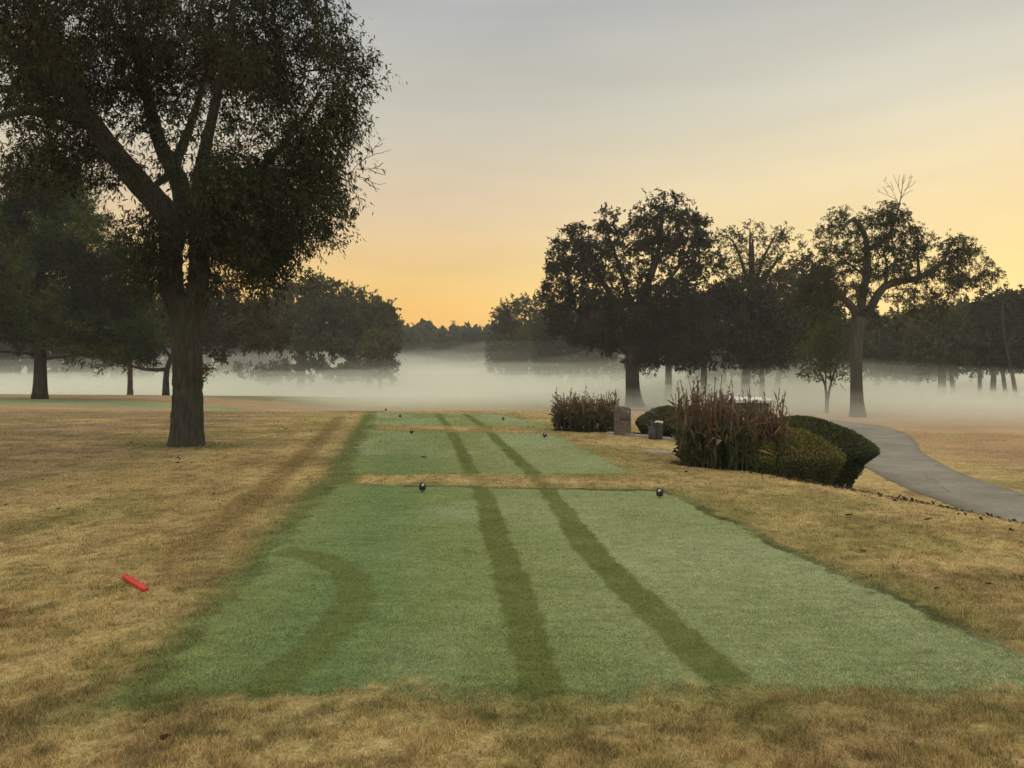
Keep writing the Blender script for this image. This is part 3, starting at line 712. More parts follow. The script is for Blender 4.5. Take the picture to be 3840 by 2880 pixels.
CO = [(.045, .05, .02), (.075, .08, .028), (.10, .095, .03)]
CB = [(.04, .04, .02), (.075, .055, .026), (.11, .06, .024)]
# left group
bg('shade_tree', 'brownish tree with a low drooping limb seen behind the big trunk', 620, 1475, 60, [(860, 1170, 170, 110), (970, 1220, 120, 100), (700, 1190, 150, 120), (560, 1200, 120, 110), (820, 1285, 80, 60, .8), (1030, 1270, 70, 60, .8), (760, 1080, 120, 60), (470, 1320, 80, 50, .7), (815, 1330, 40, 30, .8)],
   CB, [3, 2, 1], 22, 420, 60, (.24, .12), .5, seed=41,
   lmb=[[(622, 1490, 15), (622, 1420, 11), (625, 1380, 10), (660, 1300, 9), (760, 1200, 6), (850, 1120, 3)], [(625, 1385, 8), (580, 1390, 6, -1), (525, 1370, 4, -2), (470, 1330, 2, -2)], [(640, 1340, 7), (580, 1260, 5), (540, 1180, 3)], [(690, 1270, 6), (830, 1260, 4), (980, 1250, 2)]])
bg('shade_tree', 'slender reddish trunk half lost in mist between pine and big tree', 488, 1460, 66, [(470, 1230, 110, 110), (420, 1150, 90, 80), (540, 1150, 90, 90)], CB, [2, 2, 1], 20, 200, 40, (.26, .14), .55, seed=43, bark=barkmat('red bark', (.085, .050, .038), 3))
bg('shade_tree', 'broad domed green tree left of centre, its crown against the orange sky', 1130, 0, 104, [(1180, 1075, 95, 50), (1120, 1120, 110, 70), (1240, 1130, 110, 80), (1300, 1180, 90, 80), (1080, 1200, 120, 100), (1200, 1230, 170, 100), (1300, 1270, 110, 70), (1060, 1070, 60, 50, .5)], CO, [3, 2, 1], 34, 420, 60, (.42, .26), .85, seed=45)
bg('shade_tree', 'green tree right of the domed one, sloping down to the gap', 1385, 0, 108, [(1345, 1140, 80, 50), (1400, 1170, 70, 50), (1455, 1180, 38, 36, .8), (1400, 1240, 100, 70), (1460, 1240, 45, 60), (1340, 1250, 80, 90)], CO, [2, 2, 1], 26, 300, 55, (.40, .25), .8, seed=47)
bg('shade_tree', 'low olive bush of a tree at the foot of the left wood, right end', 1425, 0, 98, [(1420, 1280, 55, 50), (1390, 1300, 50, 40), (1460, 1300, 40, 40)], [(.075, .08, .025), (.11, .105, .03)], [1, 1], 14, 130, 50, (.36, .24), .7, seed=48)
for k, (px, half, top, lab) in enumerate([(-330, 300, 1110, 'dim tree at the far left edge beyond the pine'), (120, 260, 1130, 'dim tree in the mist straight behind the pine trunk'), (430, 200, 1120, 'dim tree in the mist between pine and big trunk'), (780, 210, 1090, 'dim tree in the mist just right of the big trunk'), (960, 150, 1120, 'dim dark tree left of the broad domed tree')]):
    bg('shade_tree', lab, px, 0, 118 + 5 * k, dome(px, top, half, 1400, 7, seed=k), CD, [2, 2, 1], 34, 300, 45, (.5, .32), 1.0, seed=50 + k)
# right group
bg('shade_tree', 'wide dark oak right of centre, tallest of its group, its crown holed', 2375, 1525, 60,
   [(2480, 770, 110, 50, .8), (2490, 850, 150, 80), (2560, 880, 110, 90, .9), (2400, 880, 90, 70), (2220, 900, 110, 60, .9), (2280, 830, 110, 50, .7), (2140, 890, 80, 40, .6), (2180, 980, 140, 80), (2110, 1060, 100, 90), (2300, 980, 160, 90), (2350, 1100, 260, 70), (2540, 1000, 120, 90), (2620, 960, 80, 120, .5), (2630, 860, 50, 70, .5), (2660, 1000, 60, 70, .5), (2300, 1200, 270, 110), (2180, 1190, 140, 110), (2520, 1150, 160, 110), (2420, 1290, 190, 80)],
   CD, [3, 2, 1], 50, 1150, 85, (.20, .10), .42, seed=61,
   lmb=[[(2382, 1540, 46), (2376, 1500, 30), (2372, 1450, 26), (2370, 1370, 25), (2376, 1270, 24), (2395, 1150, 20), (2430, 1060, 14), (2462, 980, 11), (2476, 900, 8), (2486, 800, 4), (2490, 740, 2)],
        [(2376, 1280, 18), (2320, 1150, 13), (2250, 1040, 9), (2190, 960, 6), (2150, 900, 3)], [(2385, 1220, 14), (2350, 1080, 10), (2310, 960, 6), (2270, 850, 3)], [(2395, 1180, 12), (2480, 1090, 9), (2560, 980, 6), (2610, 880, 3)], [(2376, 1300, 12), (2250, 1220, 8), (2120, 1140, 4)], [(2380, 1300, 12), (2480, 1210, 8), (2560, 1160, 4)]])
bg('shade_tree', 'airy see-through tree on a leaning trunk right of the wide oak', 2792, 1510, 72, [(2740, 900, 70, 50, .5), (2800, 870, 60, 45, .5), (2900, 880, 90, 50, .5), (2960, 940, 70, 70, .5), (2780, 990, 110, 60, .7), (2880, 1010, 100, 80, .5), (2860, 1100, 150, 90, 1.2)],
   [(.045, .042, .02), (.075, .055, .026), (.06, .06, .024)], [2, 1, 2], 34, 480, 42, (.20, .09), .5, lean=30, sparse=True, seed=63)
bg('shade_tree', 'dark round-headed tree pressed against the left of the twisted tree', 2903, 0, 84, [(3010, 1020, 90, 60), (2960, 1080, 110, 80), (3060, 1080, 110, 80), (3010, 1170, 160, 110), (2940, 1220, 130, 100), (3080, 1220, 100, 90)], CD, [3, 2, 1], 24, 430, 60, (.30, .18), .65, lean=70, seed=65)
for k, (px, d, tw, lobes, lab, cc) in enumerate([
    (2507, 78, 28, dome(2500, 1080, 160, 1395, 7, seed=11), 'dark tree whose grey trunk stands next right of the wide oak trunk', CD),
    (2640, 68, 27, dome(2720, 1050, 230, 1385, 10, seed=12), 'dark tree whose trunk shows above the middle of the bigger canna clump', CD),
    (2715, 95, 20, dome(2730, 1070, 130, 1390, 7, seed=13), 'thin dark tree just left of the leaning trunk', CD),
    (2858, 70, 22, dome(2890, 1110, 160, 1385, 8, seed=14), 'dark tree with a thin upright trunk just right of the leaning trunk', CO),
    (3017, 105, 17, dome(3040, 1140, 140, 1395, 7, seed=15), 'olive tree far back, its faint trunk left of the small forked tree', CO),
    (2300, 112, 22, dome(2290, 1130, 170, 1400, 7, seed=16), 'dim tree in the mist left behind the wide oak', CD),
    (2150, 118, 22, dome(2130, 1140, 150, 1400, 7, seed=17), 'dim tree above the left canna clump', CD),
    (2015, 128, 22, [(1975, 1150, 60, 40), (2050, 1140, 50, 45, .8), (2000, 1220, 100, 70), (2080, 1230, 90, 80), (1960, 1300, 110, 70), (2040, 1310, 100, 60)], 'dim green tree at the right side of the sky gap', CO),
    (1900, 134, 20, [(1905, 1160, 45, 40, .7), (1880, 1195, 40, 45, .8), (1920, 1250, 70, 70), (1890, 1310, 70, 60)], 'ragged topped tree closing the right side of the sky gap', CD),
    (3290, 98, 24, dome(3290, 1150, 170, 1395, 7, seed=18), 'dim tree seen right through the twisted tree', CO),
    (3440, 104, 20, dome(3440, 1170, 150, 1395, 7, seed=19), 'dim tree right of the twisted tree behind the pale path', CD),
    (3532, 84, 30, dome(3560, 1120, 170, 1400, 7, seed=20), 'dark tree with the thickest trunk of the row at right', CO),
    (3578, 88, 18, dome(3650, 1130, 140, 1390, 7, seed=21), 'dark tree with a leaning trunk next to the thickest of the right row', CD),
    (3674, 86, 15, dome(3700, 1100, 130, 1390, 7, seed=22), 'thin trunked tree just right of the glowing lamp', CD),
    (3722, 82, 21, dome(3790, 1070, 150, 1385, 8, seed=23), 'dark straight tree right of the parked car', CD),
    (3775, 84, 15, dome(3860, 1090, 150, 1390, 7, seed=24), 'slanting thin tree near the right edge of the frame', CD),
    (3815, 80, 15, dome(3960, 1060, 190, 1390, 7, seed=25), 'outermost slanting tree at the right edge of the frame', CD)]):
    lean = {3578: -30, 3775: -40, 3815: -55, 3722: 12}.get(px, 0)
    bg('shade_tree', lab, px, 0, d, lobes, cc, [2, 2, 1], tw, 330, 48, (.36, .22), .8, lean=lean, seed=100 + k)
# twisted tree
bg('shade_tree', 'twisted tree with crooked limbs, drooping airy leaves and bare twigs on top', 3215, 1560, 47,
   [(3170, 830, 100, 50, .55), (3120, 900, 80, 70, .5), (3130, 990, 100, 90, .5), (3210, 990, 60, 90, .45), (3330, 800, 90, 50, .5), (3320, 880, 120, 70, .6), (3300, 980, 110, 80, .5), (3420, 900, 100, 70, .5), (3430, 990, 100, 80, .6), (3590, 930, 80, 50, .8), (3620, 1000, 90, 80, .7), (3690, 1030, 50, 80, .45), (3540, 1060, 90, 80, .7), (3400, 1110, 100, 50, .45), (3480, 1150, 90, 60, .4), (3330, 1200, 80, 30, .4), (3090, 1080, 100, 70, .9), (3060, 1130, 80, 70, .9), (3240, 1130, 50, 60, .7), (3210, 1080, 50, 40, .5)],
   [(.030, .036, .018), (.045, .05, .022), (.07, .055, .022), (.075, .075, .025)], [3, 3, 1, 1], 42, 1050, 46, (.19, .045), .36, sparse=True, seed=71, droop=.9, bark=BARK,
   lmb=[[(3217, 1572, 36), (3215, 1530, 27), (3212, 1480, 24), (3211, 1400, 22), (3211, 1320, 23), (3215, 1240, 27), (3224, 1190, 28)],
        [(3220, 1190, 20), (3190, 1140, 15), (3147, 1108, 12), (3110, 1085, 9), (3060, 1060, 6), (3015, 1045, 3)],
        [(3226, 1190, 20), (3232, 1120, 17), (3240, 1070, 15), (3256, 1034, 13), (3252, 953, 13), (3249, 890, 10), (3215, 850, 10, -.4), (3184, 822, 9, -.6), (3150, 850, 5, -.8), (3110, 900, 3, -1)],
        [(3252, 940, 9), (3292, 912, 9), (3340, 885, 8), (3356, 817, 6), (3373, 775, 2.4), (3384, 700, 1.0), (3388, 665, .6)],
        [(3235, 1230, 20), (3258, 1175, 18), (3283, 1115, 16), (3315, 1070, 14), (3382, 1052, 13), (3450, 1045, 11), (3495, 1010, 10), (3545, 982, 8), (3553, 925, 6), (3590, 890, 3)],
        [(3545, 985, 6), (3590, 1000, 4), (3620, 1040, 3), (3660, 1060, 2)], [(3450, 1045, 6), (3440, 970, 5), (3446, 900, 4), (3430, 850, 2)], [(3320, 1068, 6), (3330, 1000, 5), (3310, 930, 3)], [(3249, 1040, 6), (3200, 1000, 4), (3140, 960, 3)]])
tw = MB()
for p in ([(3373, 775), (3350, 720), (3330, 690), (3312, 675)], [(3380, 730), (3360, 680), (3350, 655)], [(3384, 700), (3385, 665), (3390, 652)], [(3380, 740), (3405, 700), (3412, 660)], [(3405, 700), (3420, 672), (3416, 650)], [(3365, 750), (3325, 730), (3300, 720), (3288, 718)], [(3330, 725), (3310, 700)], [(3378, 745), (3400, 722), (3425, 712)], [(3350, 715), (3345, 690), (3338, 680)], [(3386, 690), (3396, 668), (3394, 655)], [(3370, 700), (3368, 672), (3374, 655)], [(3318, 680), (3322, 664)], [(3412, 668), (3424, 660)], [(3340, 700), (3322, 700)], [(3392, 712), (3430, 690), (3434, 678)], [(3300, 720), (3292, 708)]):
    q = limb_px([(x, y, 1.0 - .2 * i) for i, (x, y) in enumerate(p)], 47, .3); tw.tube(q[:, :3], np.maximum(q[:, 3], .006), 4)
rt = [o for o in bpy.data.objects if o.get('label', '').startswith('twisted tree')][0]
o = tw.build('bare_twigs', BARK); o.parent = rt; o.location = -rt.location
# small forked tree
bg('forked_tree', 'small forked tree with thin twin stems left of the twisted tree', 3100, 1545, 52, [(3095, 1290, 80, 60), (3050, 1330, 65, 50), (3145, 1330, 65, 50), (3095, 1385, 95, 35, .6), (3030, 1405, 40, 25, .5), (3165, 1405, 40, 25, .5), (3110, 1230, 70, 60)], [(.075, .09, .026), (.105, .12, .034), (.12, .10, .03)], [2, 2, 1], 10, 330, 36, (.13, .07), .36, seed=73, tip=.004,
   lmb=[[(3100, 1552, 8), (3100, 1500, 6), (3099, 1470, 5), (3092, 1430, 4), (3070, 1390, 3), (3050, 1350, 2)], [(3101, 1548, 6), (3106, 1480, 4.5), (3114, 1440, 4), (3130, 1400, 3), (3140, 1350, 2)], [(3096, 1445, 3), (3098, 1380, 2.5), (3095, 1300, 1.5)], [(3116, 1436, 3), (3112, 1370, 2)], [(3093, 1430, 2), (3045, 1412, 1.5)], [(3118, 1430, 2), (3160, 1400, 1.4)]])
# distant wood
def woodland():
    d0 = 215; n = 120000
    px = rng.uniform(-900, 4800, n); ridge = 1196 + 22 * np.abs(np.sin(px * .021 + 1)) + 26 * fbm(px * .03, px * 0, 3) + 20 * vnoise(px * .12, px * 0, 4) - 14
    ridge = ridge + 16 * sstep(1560, 1640, px) - 10 * sstep(1780, 1850, px)
    gap = (np.abs(px - 1707) < 7)
    ridge = ridge + gap * 30
    py = ridge + (1430 - ridge) * rng.uniform(0, 1, n) ** .9
    d = d0 + rng.uniform(0, 22, n) + 8 * np.sin(px * .05)
    C = np.stack([PX(px, d), d, PZ(py, d)], 1)
    U = rng.normal(size=(n, 3)); U /= np.linalg.norm(U, axis=1, keepdims=True)
    o = leaves_mesh('woodland', C, U, rng.uniform(1.3, 2.8, n), rng.uniform(.9, 1.9, n), palette(n, CD, [2, 2, 1], C, 4, .6, .12), LEAF, None)
    tag(o, 'far-off dusky wood closing the gap in the centre', 'woodland', kind='stuff')
woodland()

# ------------------------------------------------------------------ canna clumps, hedges and low plants
STEMM = leafmat('dry stem', .1, .8, .1)
def canna(label, poly, n_st, hgt, seed):
    """dense clump of tall dying cannas; poly = footprint (x, y)"""
    r = np.random.default_rng(seed); poly = np.array(poly); lo, hi = poly.min(0), poly.max(0)
    P = r.uniform(lo, hi, (n_st * 4, 2)); P = P[qdist(poly, P[:, 0], P[:, 1]) > 0][:n_st]; n = len(P)
    c0 = P.mean(0); root = empty('canna_clump', (c0[0], c0[1], hz(*c0))); tag(root, label, 'plant', 'canna clumps beside the tees'); off = np.array([c0[0], c0[1], hz(*c0)])
    z0 = height(P[:, 0], P[:, 1]) - .03
    prof = .75 + .5 * vnoise(P[:, 0] * 3.2, P[:, 1] * 3.2, seed)
    H = hgt * np.clip(r.normal(.76, .12, n), .5, 1.12) * (prof ** .6)
    SV, SQ, SC, sn = [], [], [], 0; LC, LU, LL, LW, LCOL = [], [], [], [], []
    for k in range(n):
        lean = r.normal(0, .07, 2); m = 7; t = np.linspace(0, 1, m)
        zt = z0[k] + H[k] * t
        bend = np.sin(t * PI * r.uniform(.5, 1.4)) * r.normal(0, .035)
        p = np.stack([P[k, 0] + lean[0] * t ** 1.5 * H[k] + bend, P[k, 1] + lean[1] * t ** 1.5 * H[k], zt], 1)
        rad = np.interp(t, [0, .7, 1], [.012, .007, .005]) * r.uniform(.8, 1.3)
        V, Q = tube_arrays(p, rad, 4); SV.append(V); SQ.append(Q + sn); sn += len(V)
        dry = np.array([(.18, .100, .060), (.14, .082, .048), (.25, .170, .095), (.11, .085, .045)])[r.integers(0, 4)] * r.uniform(.7, 1.25)
        tc = np.repeat(t[:-1], 4)[:, None]; grn = np.array([.055, .065, .025])
        SC.append(grn * (1 - sstep(.35, .7, tc)) + dry * sstep(.35, .7, tc))
        # seed pods up the spike
        for s in r.uniform(.74, 1.02, r.integers(5, 12)):
            LC.append(p[-1] * max(0, (s - .74) / .28) + p[-3] * (1 - max(0, (s - .74) / .28))); u = r.normal(0, .45, 3); u[2] = r.uniform(.4, 1.2); LU.append(u)
            LL.append(r.uniform(.03, .075)); LW.append(r.uniform(.014, .026)); LCOL.append(dry * r.uniform(.6, 1.15))
        # leaves: broad, folded, green low down, dry and hanging higher
        for s in r.uniform(.06, .84, r.integers(9, 14)):
            b = np.array([np.interp(s, t, p[:, i]) for i in range(3)]); a = r.uniform(0, 2 * PI); el = r.uniform(-1.8, 2.2) if s > .4 else r.uniform(.2, 2.2)
            LC.append(b); LU.append([math.cos(a), math.sin(a), el * 1.5]); LL.append(r.uniform(.14, .36)); LW.append(r.uniform(.014, .045) if s > .5 else r.uniform(.03, .09))
            q = r.uniform() + (s - .40) * 1.5
            col = np.array([.040, .055, .024]) if q < .35 else np.array([.07, .085, .035]) if q < .62 else np.array([.10, .08, .042]) if q < .85 else np.array([.16, .105, .062]) if q < 1.2 else np.array([.13, .072, .048])
            if r.uniform() < .03: col = np.array([.36, .27, .16])
            LCOL.append(col * r.uniform(.65, 1.3))
    mesh('stems', np.concatenate(SV) - off, np.concatenate(SQ), STEMM, root, col=np.concatenate(SC))
    LU = np.array(LU, float); LU /= np.linalg.norm(LU, axis=1, keepdims=True)
    # curved two piece leaves
    C, L, Wd, c = np.array(LC) - off, np.array(LL), np.array(LW), np.array(LCOL)
    m = len(C); S = np.cross(LU, r.normal(size=(m, 3))); S /= np.linalg.norm(S, axis=1, keepdims=True) + 1e-9
    big = L > .1; dr = np.zeros((m, 3)); dr[:, 2] = -L * np.where(big, r.uniform(.05, .5, m), 0)
    a = C; b = C + LU * (L * .5)[:, None]; e = C + LU * L[:, None] + dr; h = S * (Wd / 2)[:, None]; NN = np.cross(LU, S) * (L * .08)[:, None]
    V = np.stack([a, b - h + NN, b - dr * .1, b + h + NN, e], 1).reshape(-1, 3); i = np.arange(m)[:, None] * 5
    Fq = np.concatenate([i + [0, 1, 2], i + [0, 2, 3], i + [1, 4, 2], i + [2, 4, 3]])
    mesh('leaves', V, Fq, LEAF, root, col=np.tile(c, (4, 1)))
canna('bigger clump of reddish dying cannas in front of the trimmed hedges', [(3.02, 13.55), (4.56, 12.75), (4.72, 14.2), (3.25, 15.2)], 300, 1.52, 5)
canna('smaller dark canna clump left of the stone marker', [(1.18, 21.6), (2.85, 20.75), (2.95, 21.9), (1.3, 22.8)], 190, 1.13, 8)
HEDM = leafmat('hedge leaf', .2, .7, .15)
INNER = simple('hedge twigs', (.022, .024, .012), 1, var=.3, scale=30)
def hedge(label, c, prof, ax, rz, n, cols, wts, topc, seed, leaf=(.05, .03)):
    """clipped hedge: a lumpy lathe body full of twigs with leaves set all over its face; prof (radius share, height)"""
    r = np.random.default_rng(seed); prof = np.array(prof); z0 = c[2]
    root = empty('hedge', (c[0], c[1], z0), rz); tag(root, label, 'hedge', 'clipped hedges')
    s = np.concatenate([[0], np.cumsum(np.linalg.norm(np.diff(prof * [[ax[0], 1]], axis=0), axis=1))])
    u = np.linspace(0, s[-1], 26); pr = np.stack([np.interp(u, s, prof[:, 0]), np.interp(u, s, prof[:, 1])], 1)
    def surf(a, t):
        rr = np.interp(t, u, pr[:, 0]); zz = np.interp(t, u, pr[:, 1])
        e = 2.2; cx = np.sign(np.cos(a)) * np.abs(np.cos(a)) ** (2 / e); sy = np.sign(np.sin(a)) * np.abs(np.sin(a)) ** (2 / e)
        w = 1 + .045 * (vnoise(a * 3.5, zz * 5, seed) - .5) * 2
        return np.stack([rr * cx * ax[0] * w, rr * sy * ax[1] * w, zz * (1 + .05 * (vnoise(cx * rr * 4, sy * rr * 4, seed + 1) - .5))], 1)
    A, T = np.meshgrid(np.arange(40) * 2 * PI / 40, u); V = surf(A.ravel(), T.ravel()) * .955
    j = np.arange(40); Q = np.concatenate([np.stack([k * 40 + j, k * 40 + (j + 1) % 40, (k + 1) * 40 + (j + 1) % 40, (k + 1) * 40 + j], 1) for k in range(25)])
    mesh('twigs', V, Q, INNER, root)
    a = r.uniform(0, 2 * PI, n); t = s[-1] * r.uniform(0, 1, n) ** .8
    p = surf(a, t); q = surf(a + .02, t); o = surf(a, np.clip(t + .02, 0, s[-1])); nn = np.cross(q - p, o - p); nn /= np.linalg.norm(nn, axis=1, keepdims=True) + 1e-9
    p = p * r.uniform(.945, 1.012, (n, 1))
    U = nn * .6 + r.normal(0, .6, (n, 3)); U[:, 2] += .35; U /= np.linalg.norm(U, axis=1, keepdims=True)
    col = palette(n, cols, wts, p, seed, .5, 3.0)
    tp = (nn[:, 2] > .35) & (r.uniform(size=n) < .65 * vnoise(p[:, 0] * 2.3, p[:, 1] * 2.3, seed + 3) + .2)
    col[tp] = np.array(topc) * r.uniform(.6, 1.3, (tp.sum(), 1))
    leaves_mesh('foliage', p, U, leaf[0] * r.uniform(.6, 1.4, n), leaf[1] * r.uniform(.7, 1.3, n), col, HEDM, root)
PROF = [(.62, -.3), (.66, .0), (.83, .30), (1.0, .50), (.98, .55), (.86, .66), (.62, .82), (.36, .94), (.15, .99), (0.0, 1.0)]
def prof(h): return [(a, b * h) for a, b in PROF]
HG = [(.05, .068, .024), (.075, .092, .03), (.10, .115, .036)]
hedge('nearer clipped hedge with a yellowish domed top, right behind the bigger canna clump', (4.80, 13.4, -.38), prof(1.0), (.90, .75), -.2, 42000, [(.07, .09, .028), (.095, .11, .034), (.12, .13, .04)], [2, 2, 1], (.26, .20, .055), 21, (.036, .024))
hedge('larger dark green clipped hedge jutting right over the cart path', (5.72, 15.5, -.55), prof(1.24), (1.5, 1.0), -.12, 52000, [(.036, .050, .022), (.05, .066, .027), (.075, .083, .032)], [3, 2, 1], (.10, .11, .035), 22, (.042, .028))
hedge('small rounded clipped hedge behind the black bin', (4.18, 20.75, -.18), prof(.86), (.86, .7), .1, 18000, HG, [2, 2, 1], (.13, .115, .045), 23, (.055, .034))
def tuft(label, c, n, R, cols, L, seed, name='low_plant'):
    r = np.random.default_rng(seed); a = r.uniform(0, 2 * PI, n); q = R * np.sqrt(r.uniform(0, 1, n))
    C = np.stack([np.cos(a) * q, np.sin(a) * q, r.uniform(0, R * .8, n)], 1); U = np.stack([np.cos(a) * .7, np.sin(a) * .7, r.uniform(.1, 1.1, n)], 1) + r.normal(0, .3, (n, 3)); U /= np.linalg.norm(U, axis=1, keepdims=True)
    o = leaves_mesh(name, C, U, L * r.uniform(.6, 1.3, n), L * .35 * r.uniform(.7, 1.3, n), palette(n, cols, [1] * len(cols)), LEAF, None); o.location = c
    return tag(o, label, 'plant')
x, y = 6.68, 13.7; tuft('small dark green tuft at the path edge under the larger hedge tip', (x, y, hz(x, y)), 160, .14, [(.04, .06, .03), (.06, .075, .035)], .10, 1)
x, y = 6.25, 13.4; tuft('reddish brown low plant on the soil in front of the larger hedge', (x, y, hz(x, y)), 240, .30, [(.15, .085, .05), (.11, .07, .04), (.08, .06, .035)], .10, 2)
x, y = 5.35, 12.75; tuft('pale grey leaved low plant at the foot of the larger hedge', (x, y, hz(x, y)), 120, .20, [(.30, .30, .27), (.12, .13, .10), (.05, .06, .04)], .08, 3)
# dead leaf litter along the foot of the bank
def litter():
    n = 5200; y = rng.uniform(7.5, 16.5, n); s = .72 + rng.normal(0, .42, n); x = np.interp(y, RY, RX) + s; k = vnoise(x * 1.8, y * 1.8, 9) > .33; x, y = x[k], y[k]; n = len(x)
    x2 = rng.uniform(-16, 6.5, 420); y2 = 4 + 22 * rng.uniform(0, 1, 420); k = (teeness(x2, y2) < -.1) & (vnoise(x2 * .5, y2 * .5, 19) > .45); x = np.concatenate([x, x2[k]]); y = np.concatenate([y, y2[k]]); n = len(x)
    C = np.stack([x, y, height(x, y) + .014], 1); U = rng.normal(size=(n, 3)); U[:, 2] *= .25; U /= np.linalg.norm(U, axis=1, keepdims=True)
    o = leaves_mesh('leaf litter', C, U, rng.uniform(.03, .09, n), rng.uniform(.02, .05, n), palette(n, [(.05, .032, .02), (.09, .055, .03), (.16, .11, .06), (.03, .025, .02)], [3, 2, 1, 2]), LEAF, None); o.name = 'leaf_litter'
    tag(o, 'dark dead leaves gathered along the bank by the path and strewn over the rough', 'leaves', kind='stuff')
litter()
# single fallen leaves one can pick out
def fallen(label, px, py, L, col, seed):
    g = G(px, py); r = np.random.default_rng(seed); m = 7; t = np.linspace(0, 1, m); w = np.sin(np.clip(t, .03, .97) * PI) ** .8 * L * .28
    cz = .018 + .35 * L * (t - .4) ** 2; V = np.concatenate([np.stack([t * L, s * w, cz + abs(s) * w * .5 + (.004 if s else 0)], 1) for s in (-1, 0, 1)])
    j = np.arange(m - 1); Q = np.concatenate([np.stack([k * m + j, k * m + j + 1, (k + 1) * m + j + 1, (k + 1) * m + j], 1) for k in (0, 1)])
    o = mesh('fallen_leaf', V, Q, LEAF, col=np.tile(col, (len(Q), 1)) * r.uniform(.8, 1.2, (len(Q), 1))); o.location = (g[0], g[1], hz(*g) + .012); o.rotation_euler = (0, r.uniform(-.2, .2), r.uniform(0, 6))
    tag(o, label, 'leaf', 'fallen leaves')
fallen('dark brown curled leaf on the straw grass near the bottom edge', 632, 2785, .075, (.05, .028, .018), 1)
fallen('pale yellow leaf on the rough just left of the red stake', 428, 2212, .07, (.42, .36, .12), 2)
fallen('dark dead leaf on the middle tee right of its left half', 1600, 1722, .12, (.03, .03, .018), 3)
fallen('small dark leaf on the left part of the middle tee', 1428, 1662, .12, (.035, .035, .02), 4)
fallen('brown leaf on the straw bank below the larger hedge', 3168, 1942, .08, (.06, .035, .02), 5)
fallen('brown leaf on the straw bank at the right, nearer the path', 3466, 1955, .085, (.055, .035, .02), 6)

# ------------------------------------------------------------------ tee markers
BLK = simple('black plastic', (.018, .018, .019), .38, var=.1, spec=.5)
WHT = simple('white print', (.72, .72, .70), .6, var=.03)
def marker_proto():
    root = empty('tee_marker', (0, 0, 0))
    m = MB(); m.lathe([(.0, .018), (.036, .018), (.043, .024), (.046, .05), (.047, .075), (.044, .095), (.036, .112), (.022, .122), (.0, .126)], n=28); m.build('body', BLK, root, smooth=True)
    s = MB(); s.lathe([(0, -.05), (.004, -.045), (.006, .0), (.006, .022)], n=8); s.build('spike', BLK, root, smooth=True)
    lg = MB()                          # two slanted white strokes on the shoulder of the dome, facing the camera
    for k, (u0, du) in enumerate(((.000, .0), (.014, .006))):
        V = []
        for i in range(5):
            a = -.36 + i * .17 + du * 6 + .05
            for w in (0, 1):
                h = .080 + .012 * i * .0 + u0 + w * .009 + (a + .3) * .012
                r = np.interp(h, [.075, .095, .112, .122], [.0470, .0440, .036, .022]) + .0012
                V.append((math.sin(a) * r, -math.cos(a) * r, h))
        Q = [[2 * i, 2 * i + 2, 2 * i + 3, 2 * i + 1] for i in range(4)]; lg.add(V, Q)
    a = -.33; V = [(math.sin(a + b) * (np.interp(h, [.075, .095, .112, .122], [.047, .044, .036, .022]) + .0013), -math.cos(a + b) * (np.interp(h, [.075, .095, .112, .122], [.047, .044, .036, .022]) + .0013), h) for b, h in ((0, .081), (.16, .081), (.2, .1), (.04, .1))]; lg.add(V, [[0, 1, 2, 3]])
    lg.build('logo', WHT, root)
    return root
mk = marker_proto(); first = True
for px, py, z, lab, sc_ in [(1584, 1846, 0, 'black domed tee marker with white mark, left one on the nearest tee', 1), (2474, 1868, 0, 'black domed tee marker with white mark, right one on the nearest tee', 1),
                       (1543, 1629, 0, 'small black tee marker, left one on the middle tee', 1.05), (2042, 1643, 0, 'small black tee marker, right one on the middle tee', 1.05),
                       (1500, 1567, 0, 'tiny black tee marker, left one on the farthest tee', 1), (1887, 1577, 0, 'tiny black tee marker, right one on the farthest tee', 1),
                       (1447, 1541, -.05, 'barely visible tee marker on the thin green strip beyond the tees', 1)]:
    o = mk if first else copy_tree(mk); first = False
    g = G(px, py, z); o.location = (g[0], g[1], hz(*g) + .012); o.scale = (sc_,) * 3
    o.rotation_euler = (rng.normal(0, .04), rng.normal(0, .05), -math.atan2(g[0], g[1]) + rng.normal(0, .12))
    tag(o, lab, 'tee marker', 'tee markers')

# ------------------------------------------------------------------ red stake lying in the rough
RED = simple('red paint', (.54, .020, .016), .55, var=.12, scale=40)
RED2 = simple('bare stake end', (.32, .06, .045), .8, var=.35, scale=60)
ga, gb = G(462, 2174), G(545, 2226); c = (ga + gb) / 2; L = float(np.hypot(*(gb - ga))); an = math.atan2(gb[1] - ga[1], gb[0] - ga[0])
root = empty('hazard_stake', (c[0], c[1], hz(*c) + .012), an); tag(root, 'red painted square hazard stake lying flat in the rough', 'stake'); root.rotation_euler = (0, .015, an)
m = MB(); m.box((.02, 0, .018), (L - .04, .042, .036), .003, 0); m.build('shaft', RED, root)
m = MB(); w = .0172
m.add([(-L / 2 + .042, -w, .001), (-L / 2 + .042, w, .001), (-L / 2 + .042, w, .035), (-L / 2 + .042, -w, .035), (-L / 2 - .012, -.006, .012), (-L / 2 - .012, .006, .012), (-L / 2 - .012, .006, .022), (-L / 2 - .012, -.006, .022)], [[0, 1, 5, 4], [1, 2, 6, 5], [2, 3, 7, 6], [3, 0, 4, 7], [4, 5, 6, 7]]); m.build('tip', RED2, root)
m = MB(); m.lathe([(0, .0), (.006, .0), (.006, .002), (0, .002)], (-L / 2 + .075, 0, .0363), 10); m.build('painted_hole', BLK, root)

